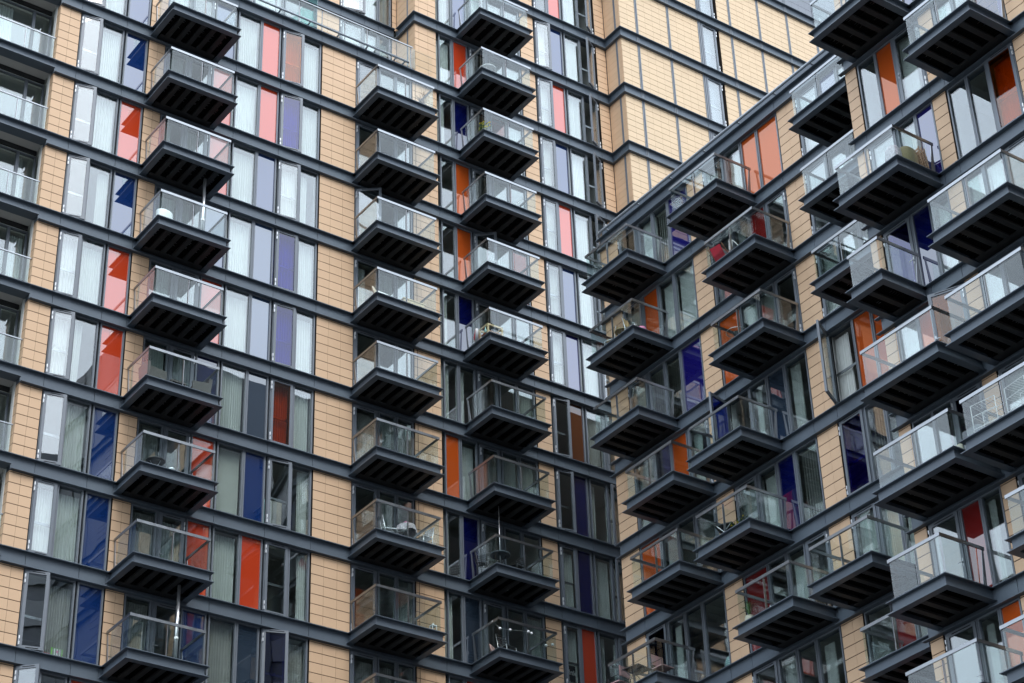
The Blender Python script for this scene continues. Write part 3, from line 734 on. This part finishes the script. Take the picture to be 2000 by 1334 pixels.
q = MB(); q.box(-.26, .26, -.24, .24, .36, .42); part(q, 'tabletop', M_RATTAN, o)
for sx in (-1, 1):
    for sy in (-1, 1): q = MB(); q.box(sx * .23 - .025, sx * .23 + .025, sy * .21 - .025, sy * .21 + .025, 0, .36); part(q, 'leg', M_RATTAN, o)
o = obj_at('round_table', 3.35, -1.12, LA(5), 0, 'round dark mesh table beside a silver pot on a balcony in the left stack', 'table'); round_table(o, M_BLKM, M_ALU, .30, .50, 3)
q = MB(); q.lathe(0, 0, [(.10, 0), (.13, .25), (.13, .27)], 16); solo(q, 'plant_pot', M_ALU, 3.80, -1.3, LA(5), 0, 'small silver pot standing right of the round mesh table', 'pot', True)
# --- middle stack
o = obj_at('bare_plant', 12.95, -1.42, LA(-1), 0, 'leafless twiggy plant behind the glass of the uppermost balcony in the middle stack', 'plant')
q = MB(); q.lathe(0, 0, [(.09, 0), (.12, .2), (.12, .22)], 14); part(q, 'pot', M_TWIG, o, True)
q = MB()
for i in range(26):
    a = rn.uniform(0, 6.28); l = rn.uniform(.3, .75); e = rn.uniform(.1, .4)
    p1 = (math.cos(a) * e * .4, math.sin(a) * e * .4, .2 + l * .5); p2 = (math.cos(a) * e, math.sin(a) * e, .2 + l)
    q.tube([(0, 0, .2), p1, p2], [.006, .004, .002], 4)
    for k in range(3):
        a2 = a + rn.uniform(-1, 1); q.tube([p1, (p1[0] + math.cos(a2) * .13, p1[1] + math.sin(a2) * .13, p1[2] + .14)], [.003, .001], 3)
part(q, 'twigs', M_TWIG, o)
q = MB(); cushion(q, 0, 0, 0, .42, .42, .14); solo(q, 'cushion', M_BEIGE, 11.08, -1.28, LA(2) + .10, 40, 'beige cushion propped upright on a balcony, left of the other one', 'cushion', True)
q = MB(); cushion(q, 0, 0, 0, .46, .34, .16); solo(q, 'cushion', M_WHITE, 11.32, -1.42, LA(2) + .02, 5, 'pale cushion lying low against the balcony glass', 'cushion', True)
o = obj_at('wooden_chest', 12.55, -1.15, LA(2), 0, 'pale wooden storage chest seen through the balcony glass', 'chest')
q = MB(); q.box(-.42, .42, -.2, .2, .03, .42); part(q, 'body', M_PINE, o); q = MB(); q.box(-.44, .44, -.22, .22, .422, .46); part(q, 'lid', M_PINE, o)
for x, y, rz, tx in ((11.72, -1.05, 70, 'silver slatted metal chair left of the table with the patterned cloth'), (12.98, -1.15, -80, 'silver slatted metal chair right of the table with the patterned cloth')):
    o = obj_at('metal_chair', x, y, LA(5), rz, tx, 'chair', 'slatted balcony chairs'); slat_chair(o, M_ALU, M_ALU)
o = obj_at('round_table', 12.33, -1.12, LA(5), 0, 'small round metal table under a patterned cloth with a pink pot on top', 'table'); round_table(o, M_ALU, M_ALU, .30, .72, 3)
q = MB(); N = 40; r1 = .345
for k in range(N):
    a, c = 2 * math.pi * k / N, 2 * math.pi * (k + 1) / N
    def P(an, rr, z): return (math.cos(an) * rr, math.sin(an) * rr, z)
    f = lambda an: .17 + .09 * abs(math.sin(2 * an)); g1 = lambda an: r1 + .025 * math.sin(9 * an)
    q.face([(0, 0, .735), P(a, .305, .735), P(c, .305, .735)]); q.face([P(a, .305, .735), P(a, g1(a), .735 - f(a)), P(c, g1(c), .735 - f(c)), P(c, .305, .735)])
solo(q, 'tablecloth', M_PATT, 12.33, -1.12, LA(5), 0, 'patterned grey and plum cloth draped over a small round balcony table', 'tablecloth')
q = MB(); q.lathe(0, 0, [(.07, 0), (.085, .15), (.088, .155), (.07, .155), (.065, .02)], 18); solo(q, 'plant_pot', M_PINK, 12.33, -1.12, LA(5) + .737, 0, 'pink pot on the patterned tablecloth', 'pot', True)
o = obj_at('lantern', 13.12, -1.42, LA(6), 0, 'small white lantern on the floor of a balcony in the middle stack', 'lantern')
q = MB(); q.box(-.09, .09, -.09, .09, 0, .03)
for sx in (-1, 1):
    for sy in (-1, 1): q.box(sx * .08 - .01, sx * .08 + .01, sy * .08 - .01, sy * .08 + .01, .03, .28)
q.box(-.09, .09, -.09, .09, .28, .31); part(q, 'frame', M_WHITE, o); q = MB(); q.lathe(0, 0, [(.05, .31), (.03, .36), (.012, .37), (.012, .40)], 12); part(q, 'cap', M_WHITE, o, True)
q = MB(); q.tube([(0, 0, .03), (0, 0, .15)], .03, 12); part(q, 'candle', M_BEIGE, o, True)
# --- right-hand stack of the tower
o = obj_at('round_table', 16.2, -1.05, LA(-2), 0, 'pale round table behind glass on a high balcony beside a red panel', 'table'); round_table(o, M_WHITE, M_WHITE, .33, .68, 4)
o = obj_at('potted_plant', 15.72, -1.42, LA(-1), 0, 'yellow flowering plant at the outer left corner of a high balcony', 'plant')
q = MB(); q.lathe(0, 0, [(.09, 0), (.12, .18), (.12, .2)], 14); part(q, 'pot', M_TWIG, o, True)
q = MB(); q2 = MB()
for i in range(60):
    a = rn.uniform(0, 6.28); e = rn.uniform(.02, .28); z = .28 + rn.uniform(0, .3); s = .035
    x, y = math.cos(a) * e, math.sin(a) * e; t = (q2 if i % 3 == 0 else q)
    t.face([(x - s, y, z), (x, y - s * .6, z + s), (x + s, y, z + .5 * s), (x, y + s * .6, z - s * .5)])
    if i % 3 == 0: q.tube([(0, 0, .18), (x, y, z)], .003, 3)
part(q, 'leaves', M_LEAF, o); part(q2, 'flowers', M_YEL, o)
o = obj_at('drying_rack', 17.05, -1.12, LA(0), 15, 'white folding drying rack leaning behind balcony glass on the tower', 'drying rack')
q = MB()
for s in (-1, 1): q.tube([(-.3, s * .3, 0), (.3, s * .3, .8), (.0, s * .3, .42), (.3, s * .3, .0)], .012, 6)
for i in range(7): q.tube([(-.25 + i * .09, -.3, .07 + i * .12), (-.25 + i * .09, .3, .07 + i * .12)], .007, 5)
part(q, 'frame', M_WHITE, o, True)
o = obj_at('wooden_crate', 15.95, -1.08, LA(2), 0, 'open wooden side table in the outer corner of a balcony beside a green bottle', 'table')
for sx in (-1, 1):
    for sy in (-1, 1): q = MB(); q.box(sx * .30 - .03, sx * .30 + .03, sy * .26 - .03, sy * .26 + .03, 0, .62); part(q, 'leg', M_PINE, o)
q = MB(); q.box(-.27, .27, -.23, .23, .34, .38); part(q, 'shelf', M_WOOD, o)
q = MB(); q.box(-.27, .27, -.29, -.25, .56, .62); q.box(-.27, .27, .25, .29, .56, .62); q.box(-.33, -.29, -.23, .23, .56, .62); q.box(.29, .33, -.23, .23, .56, .62); part(q, 'rail', M_PINE, o)
q = MB(); q.lathe(0, 0, [(.04, 0), (.042, .17), (.015, .25), (.013, .33)], 14); solo(q, 'bottle', M_TEALG, 15.78, -1.0, LA(2) + .382, 0, 'pale green bottle standing on the wooden side table', 'bottle', True)
o = obj_at('fan_cushion', 15.50, -.80, LA(2) + .12, 62, 'red half round cushion with a white rim on a balcony floor', 'cushion')
q = MB(); N = 16
def wedge(q, r0, r1, t):
    for k in range(N):
        a, c = math.pi * (1 + k / N), math.pi * (1 + (k + 1) / N)
        q.hexa([(math.cos(a) * r0, -t, math.sin(a) * r0 + .33), (math.cos(c) * r0, -t, math.sin(c) * r0 + .33), (math.cos(c) * r0, t, math.sin(c) * r0 + .33), (math.cos(a) * r0, t, math.sin(a) * r0 + .33),
                (math.cos(a) * r1, -t, math.sin(a) * r1 + .33), (math.cos(c) * r1, -t, math.sin(c) * r1 + .33), (math.cos(c) * r1, t, math.sin(c) * r1 + .33), (math.cos(a) * r1, t, math.sin(a) * r1 + .33)])
wedge(q, .0, .27, .05); part(q, 'body', M_RED, o); q = MB(); wedge(q, .272, .31, .045); part(q, 'rim', M_WHITE, o)
o = obj_at('round_table', 16.05, -1.08, LA(5), 0, 'round grey metal table with a slim pole through it, behind balcony glass', 'table'); round_table(o, M_BAND, M_BLKM, .34, .72, 4)
q = MB(); q.tube([(0, 0, .03), (0, 0, 2.55)], .011, 8); part(q, 'pole', M_ALU, o, True)
for x, y, rz, tx in ((15.66, -.62, 60, 'black wire chair left of the round grey table with a pole'), (16.72, -1.05, -75, 'black wire chair right of the round grey table with a pole')):
    o = obj_at('wire_chair', x, y, LA(5), rz, tx, 'chair', 'black wire balcony chairs'); slat_chair(o, M_BLKM, M_BLKM, .4, .44, .84)
for x, m_, tx in ((17.55, M_GREEN, 'small bright green pot low behind the balcony glass'), (17.74, M_TEALG, 'small pale mint pot beside the bright green one')):
    q = MB(); q.lathe(0, 0, [(.06, 0), (.075, .13), (.078, .16), (.06, .16)], 14); solo(q, 'plant_pot', m_, x, -1.42, LA(5), 0, tx, 'pot', True)
q = MB(); cushion(q, 0, 0, 0, .46, .40, .16); solo(q, 'cushion', paint('floral_cloth', (.5, .30, .26), .95, var=.6, scale=16), 15.80, -1.0, LA(6) + .02, 35, 'patterned pink and tan cushion beside the balcony with string lights', 'cushion', True)
o = obj_at('folding_chair', 16.3, -.95, LA(6), 10, 'black folding chair on the balcony hung with white ball lights', 'chair'); slat_chair(o, M_ALU, M_BLKM, .44, .46, .98)
o = obj_at('string_lights', 15.58, -1.55, LA(6), 0, 'white ball string lights strung along a balcony balustrade', 'string lights')
bp = [(.02, .35, 1.14), (.06, .03, .78), (.45, .02, .82), (1.18, .02, .93), (1.30, .02, .90), (2.28, .20, .80), (1.9, .05, .62)]
q = MB(); q.tube([(0, .6, 1.1)] + bp, .004, 4); part(q, 'cord', M_WHITE, o)
for x, y, z in bp: q = MB(); q.lathe(x, y, [(.005, z - .05), (.035, z - .035), (.05, z), (.035, z + .035), (.005, z + .05)], 12); part(q, 'bulb', M_WHITE, o, True)
# --- windows of the left block
q = MB(); q.box(-.20, .20, -.06, .06, 0, .40); o = obj_at('toy_box', 1.36, .33, ZG + zl(7) + .03, 0, 'bright green box with a white front leaning inside a ground of the windowsill, lower left', 'box')
o['label'] = 'bright green box with a white front standing inside a window, lower left'
part(q, 'body', M_GREEN, o); q = MB(); q.box(-.11, .11, -.066, -.0605, .06, .38); part(q, 'label_front', M_WHITE, o); q = MB(); q.box(-.05, .05, -.07, -.0665, .25, .33); part(q, 'picture', M_PINK, o)
q = MB(); q.box(-.18, .0, -.05, .05, 0, .12); q.box(.02, .16, -.04, .06, 0, .09); solo(q, 'toy_blocks', M_NAVY, 1.02, .30, ZG + zl(7) + .03, 8, 'blue toys in a low heap beside the bright green box', 'toys')
q = MB(); q.box(-.12, .12, -.04, .04, 0, .07); solo(q, 'toy_truck', M_RED, 1.0, .30, ZG + zl(7) + .155, 0, 'small red toy on top of the blue toys in a window', 'toy')
for x, m_, tx in ((8.98, M_GREEN, 'lime green pot inside a window above a row of orange panels'), (8.85, M_WHITE, 'small white pot left of the lime green pot inside a window')):
    q = MB(); q.lathe(0, 0, [(.05, 0), (.065, .14), (.068, .15), (.05, .15)], 14); solo(q, 'plant_pot', m_, x, .33, ZG + zl(5) + .03, 0, tx, 'pot', True)
o = obj_at('hung_clothes', 8.35, .55, ZG + zl(5) + .35, 0, 'clothes hanging on a rail inside the window with the lime green pot', 'clothes')
for i, (x, m_) in enumerate(((-.32, M_TEALG), (-.16, M_WHITE), (.02, M_CURTG), (.2, M_BEIGE), (.38, M_BAG))):
    q = MB(); cushion(q, x, 0, 0, .22, .95, .07, tilt=0); part(q, 'garment', m_, o, True)
q = MB(); q.tube([(-.5, 0, .98), (.55, 0, .98)], .012, 6); part(q, 'rail', M_ALU, o)
# bag with writing in the lower tower window
o = obj_at('carrier_bag', 19.80, .26, ZG + zl(6) + .50, 0, 'black carrier bag with white writing inside a tower window', 'bag')
q = MB(); cushion(q, 0, 0, 0, .40, .60, .10, tilt=.0, n=10); part(q, 'body', M_BAG, o, True)
for t in ((-.15, .1, .035), ):
    pass
q = MB(); q.box(-.12, -.095, -.066, -.06, .22, .40); q.box(-.06, -.035, -.066, -.06, .22, .35); q.box(.01, .035, -.066, -.06, .22, .35); q.box(-.035, .01, -.066, -.06, .325, .35)
q.box(.065, .09, -.066, -.06, .22, .40); q.hexa([(.09, -.066, .275), (.16, -.066, .275), (.16, -.06, .275), (.09, -.06, .275), (.135, -.066, .35), (.16, -.066, .35), (.16, -.06, .35), (.135, -.06, .35)])
q.hexa([(.135, -.066, .22), (.165, -.066, .22), (.165, -.06, .22), (.135, -.06, .22), (.09, -.066, .285), (.16, -.066, .295), (.16, -.06, .295), (.09, -.06, .285)])
part(q, 'lettering', M_WHITE, o)
# --- right wing
for x, y, rz, tx in ((16.85, -6.75, 200, 'pale wooden folding chair near the end of a balcony by the wing corner'), (16.9, -7.75, 20, 'pale wooden folding chair second from the wing corner balcony end')):
    o = obj_at('folding_chair', x, y, LB(2), rz, tx, 'chair', 'folding chairs on the corner balcony'); slat_chair(o, M_ALU, M_PINE)
o = obj_at('folding_table', 16.85, -7.25, LB(2), 0, 'small folding table between two pale folding chairs', 'table'); round_table(o, M_PINE, M_ALU, .26, .6, 4)
q = MB(); q.lathe(0, 0, [(.02, 0), (.13, .06), (.17, .18), (.13, .3), (.02, .36)], 18); solo(q, 'play_ball', M_PINK, 16.95, -8.12, LB(2), 0, 'dull pink ball in the near corner of the corner balcony', 'ball', True)
o = obj_at('deck_chair', 16.75, -12.55, LB(2), 100, 'red canvas deck chair at the far end of a balcony', 'chair')
q = MB(); q.hexa([(-.2, -.3, .25), (.2, -.3, .25), (.2, .1, .18), (-.2, .1, .18), (-.2, -.3, .27), (.2, -.3, .27), (.2, .1, .2), (-.2, .1, .2)])
q.hexa([(-.2, .1, .18), (.2, .1, .18), (.2, .42, 0.62), (-.2, .42, 0.62), (-.2, .12, .2), (.2, .12, .2), (.2, .44, 0.62), (-.2, .44, 0.62)]); part(q, 'seat', M_RED, o)
for s in (-1, 1): q = MB(); q.tube([(s * .27, -.35, .0), (s * .27, .44, 0.64)], .014, 6); q.tube([(s * .27, .35, 0), (s * .27, -.3, .3)], .014, 6); part(q, 'leg', M_WOOD, o)
o = obj_at('metal_chair', 16.95, -12.95, LB(2), 70, 'round backed white metal chair beside the red canvas chair', 'chair')
q = MB(); q.lathe(0, 0, [(.01, .43), (.22, .43), (.23, .45), (.01, .455)], 20); part(q, 'seat', M_WOOD, o)
q = MB(); q.tube([(math.cos(a) * .24, abs(math.sin(a)) * .24, .45 + .42 * math.sin(a)) for a in [math.pi * i / 12 for i in range(13)]], .014, 6)
for a in (.9, 1.57, 2.2): q.tube([(math.cos(a) * .24, abs(math.sin(a)) * .24, .45 + .42 * math.sin(a)), (math.cos(a) * .2, .2, .45)], .01, 5)
part(q, 'backrest', M_WHITE, o, True)
for k in range(4): a = math.pi * (k + .5) / 2; q = MB(); q.tube([(math.cos(a) * .22, math.sin(a) * .22, 0), (math.cos(a) * .18, math.sin(a) * .18, .43)], .012, 6); part(q, 'leg', M_WHITE, o, True)
o = obj_at('round_table', 16.95, -12.55, LB(3), 0, 'glass topped round table on a balcony below the red canvas chair', 'table')
q = MB(); q.lathe(0, 0, [(.31, .70), (.32, .71), (.32, .72), (.01, .722)], 28); part(q, 'tabletop', M_BAL, o)
q = MB(); q.tube([(math.cos(2 * math.pi * i / 28) * .325, math.sin(2 * math.pi * i / 28) * .325, .71) for i in range(29)], .010, 6); part(q, 'rim', M_ALU, o, True)
q = MB(); q.lathe(0, 0, [(.02, .0), (.02, .50), (.13, .66), (.13, .70)], 16); q.lathe(0, 0, [(.2, 0), (.2, .02), (.02, .04)], 16); part(q, 'pedestal', M_BLKM, o, True)
o = obj_at('potted_plant', 16.52, -12.25, LB(5), 0, 'yellow flowers just showing over a balcony floor edge', 'plant')
q = MB(); q.box(-.10, .10, -.35, .35, 0, .12); part(q, 'trough', M_TWIG, o); q2 = MB(); q = MB()
for i in range(50):
    y = rn.uniform(-.33, .33); x = rn.uniform(-.12, .12); z = .14 + rn.uniform(0, .14); s = .03; t = q2 if i % 3 == 0 else q
    t.face([(x - s, y, z), (x, y - s, z + s), (x + s, y, z + .4 * s), (x, y + s, z - s * .4)])
part(q, 'leaves', M_LEAF, o); part(q2, 'flowers', M_YEL, o)
o = obj_at('folding_table', 16.85, -11.35, LB(5), 30, 'dark square folding table seen from below beside the yellow flowers', 'table')
q = MB(); q.box(-.28, .28, -.28, .28, .52, .55); part(q, 'tabletop', M_BLKM, o)
for s in (-1, 1): q = MB(); q.tube([(s * .25, -.25, 0), (s * .25, .22, .52)], .012, 6); q.tube([(s * .25, .25, 0), (s * .25, -.22, .52)], .012, 6); part(q, 'leg', M_ALU, o)
o = obj_at('potted_plant', 16.62, -12.2, LB(6), 0, 'spiky green plant in a cream pot behind balcony glass', 'plant')
q = MB(); q.lathe(0, 0, [(.09, 0), (.14, .08), (.14, .24), (.11, .28), (.125, .3), (.10, .3)], 18); part(q, 'pot', M_BEIGE, o, True)
q = MB()
for i in range(34):
    a = rn.uniform(0, 6.28); l = rn.uniform(.3, .62); e = rn.uniform(.05, .34); w = .014
    p0 = (0, 0, .28); p1 = (math.cos(a) * e * .4, math.sin(a) * e * .4, .28 + l * .7); p2 = (math.cos(a) * e, math.sin(a) * e, .28 + l * (.95 if e < .2 else .7))
    dx, dy = -math.sin(a) * w, math.cos(a) * w
    q.face([(p0[0] - dx, p0[1] - dy, p0[2]), (p0[0] + dx, p0[1] + dy, p0[2]), (p1[0] + dx, p1[1] + dy, p1[2]), (p1[0] - dx, p1[1] - dy, p1[2])]); q.face([(p1[0] - dx, p1[1] - dy, p1[2]), (p1[0] + dx, p1[1] + dy, p1[2]), p2])
part(q, 'leaves', M_LEAF, o)
q = MB(); q.lathe(0, 0, [(.06, 0), (.1, .05), (.11, .14), (.08, .15)], 16); solo(q, 'bowl', M_TEALG, 16.6, -12.75, LB(6), 0, 'pale round bowl on the balcony floor right of the spiky plant', 'bowl', True)
q = MB(); cushion(q, 0, 0, 0, .22, .2, .14); solo(q, 'cloth_bundle', M_WHITE, 16.6, -13.25, LB(6), 0, 'small pale bundle on the balcony floor near the spiky plant', 'bundle', True)
o = obj_at('folding_table', 16.75, -6.95, LB(6), 12, 'square dark slatted table on the lowest balcony by the wing corner', 'table')
q = MB()
for i in range(9): q.box(-.32 + i * .072, -.32 + i * .072 + .058, -.32, .32, .68, .70)
q.box(-.32, .314, -.29, -.25, .66, .679); q.box(-.32, .314, .25, .29, .66, .679); part(q, 'tabletop', M_BLKM, o)
for s in (-1, 1): q = MB(); q.tube([(s * .28, -.28, 0), (s * .28, .25, .66)], .011, 6); q.tube([(s * .28, .28, 0), (s * .28, -.25, .66)], .011, 6); part(q, 'leg', M_BLKM, o)
for x, y, rz, tx in ((16.6, -6.25, 190, 'faded pink garden chair left of the dark slatted table'), (17.0, -7.85, 5, 'faded pink garden chair right of the dark slatted table')):
    o = obj_at('garden_chair', x, y, LB(6), rz, tx, 'chair', 'pink chairs on the lowest corner balcony')
    q = MB(); q.box(-.24, .24, -.22, .22, .43, .46); part(q, 'seat', paint('faded_pink_canvas', (.42, .25, .25), .9) if 'faded_pink_canvas' not in MATS else MATS['faded_pink_canvas'], o)
    q = MB(); q.box(-.24, .24, .22, .24, .6, .92); part(q, 'backrest', MATS['faded_pink_canvas'], o)
    for s in (-1, 1): q = MB(); q.tube([(s * .25, -.22, 0), (s * .25, -.22, .62), (s * .25, .23, .62)], .011, 6); q.tube([(s * .25, .23, 0), (s * .25, .23, .92)], .011, 6); part(q, 'leg', M_BLKM, o)
o = obj_at('ribbed_basket', 18.38, -9.42, ZG + zr(6) + .02, 0, 'pale green ribbed basket inside the window right of the corner balcony', 'basket')
q = MB(); q.lathe(0, 0, [(.20, 0), (.26, .25), (.2, .45), (.05, .55)], 18); part(q, 'body', M_TEALG, o, True)
q = MB()
for i in range(7): z = .06 + i * .07; r_ = .262 if z < .3 else .262 - (z - .3) * .5; q.tube([(math.cos(2 * math.pi * k / 20) * r_, math.sin(2 * math.pi * k / 20) * r_, z) for k in range(21)], .008, 4)
part(q, 'ribs', M_WHITE, o, True)
# --- projecting block
o = obj_at('covered_barbecue', 15.02, -21.85, LB(3), 0, 'round barbecue under a tan and patterned cover beside stacked wooden chairs', 'barbecue')
pr = [(.26, 0), (.30, .1), (.32, .5), (.28, .72), (.18, .85), (.02, .9)]
q = MB(); q.lathe(0, 0, pr, 20); part(q, 'cover', M_TAN, o, True)
q = MB(); q.lathe(-.33, .12, [(r_ * .8, z) for r_, z in pr], 20); part(q, 'cover', M_PATT, o, True)
for i, tx in enumerate(('wooden folding chair nearest the tan barbecue cover, folded upright', 'wooden folding chair folded upright, middle of three', 'wooden folding chair folded upright against the balcony end, farthest from the barbecue')):
    o = obj_at('folded_chair', 15.42 + i * .11, -21.9, LB(3), 80, tx, 'chair', 'folded wooden chairs on a balcony')
    q = MB()
    for s in (-1, 1): q.tube([(s * .2, .0, 0), (s * .2, .08, .95)], .018, 6)
    for k in range(7): q.box(-.2, .2, .02 + k * .008, .045 + k * .008, .38 + k * .08, .42 + k * .08)
    q.box(-.2, .2, .0, .03, .1, .14); part(q, 'frame', M_WOOD, o)
q = MB(); q.box(-.12, .12, -.12, .12, 0, .5); q.box(-.05, .05, -.05, .05, .5, .62); q.tube([(0, 0, .6), (.05, .08, .95)], .012, 6); solo(q, 'plastic_tub', M_NAVY, 15.72, -22.0, LB(3), 5, 'tall dark blue plastic tub beside folded wooden chairs at a balcony end', 'tub')
for y, rz, tx in ((-23.35, 8, 'white wire clothes airer at the far end of a balcony'), (-24.45, -6, 'white wire clothes airer second from the far end of the same balcony')):
    o = obj_at('clothes_airer', 14.75, y, LB(6), rz, tx, 'clothes airer', 'white clothes airers')
    q = MB()
    for sx in (-1, 1):
        q.tube([(sx * .25, -.35, 0), (sx * .25, -.35, 1.0), (sx * .25, .35, 1.0), (sx * .25, .35, 0)], .011, 6)
        for zz in (.35, .7): q.tube([(sx * .25, -.35, zz), (sx * .25, .35, zz)], .008, 5)
    for k in range(8): yy = -.33 + k * .094; q.tube([(-.25, yy, 1.0), (.25, yy, 1.0)], .005, 4); q.tube([(-.25, yy, .7), (.25, yy, .7)], .005, 4)
    part(q, 'frame', M_WHITE, o, True)
q = MB(); cushion(q, 0, 0, 0, .4, .30, .12, tilt=.1); solo(q, 'folded_towel', M_BEIGE, 14.62, -22.28, LB(6) + .02, 90, 'pale towel heaped in the near corner of a wide balcony on the far right wing', 'towel', True)
o = obj_at('mop', 15.60, -21.45, LB(7), 0, 'orange handled broom standing at the end of a balcony beside a red panel', 'broom')
q = MB(); q.tube([(0, 0, .06), (.06, -.02, 1.18)], .013, 8); part(q, 'handle', paint('orange_plastic', (.6, .10, .03), .45), o, True)
q = MB(); q.box(-.03, .03, -.14, .14, 0, .08); part(q, 'brush', M_WHITE, o)
for o in list(bpy.data.objects):
    if 'rz' in o: o.rotation_euler.z = o['rz']; del o['rz']
for o in bpy.data.objects:
    if 'wl' in o: del o['wl']
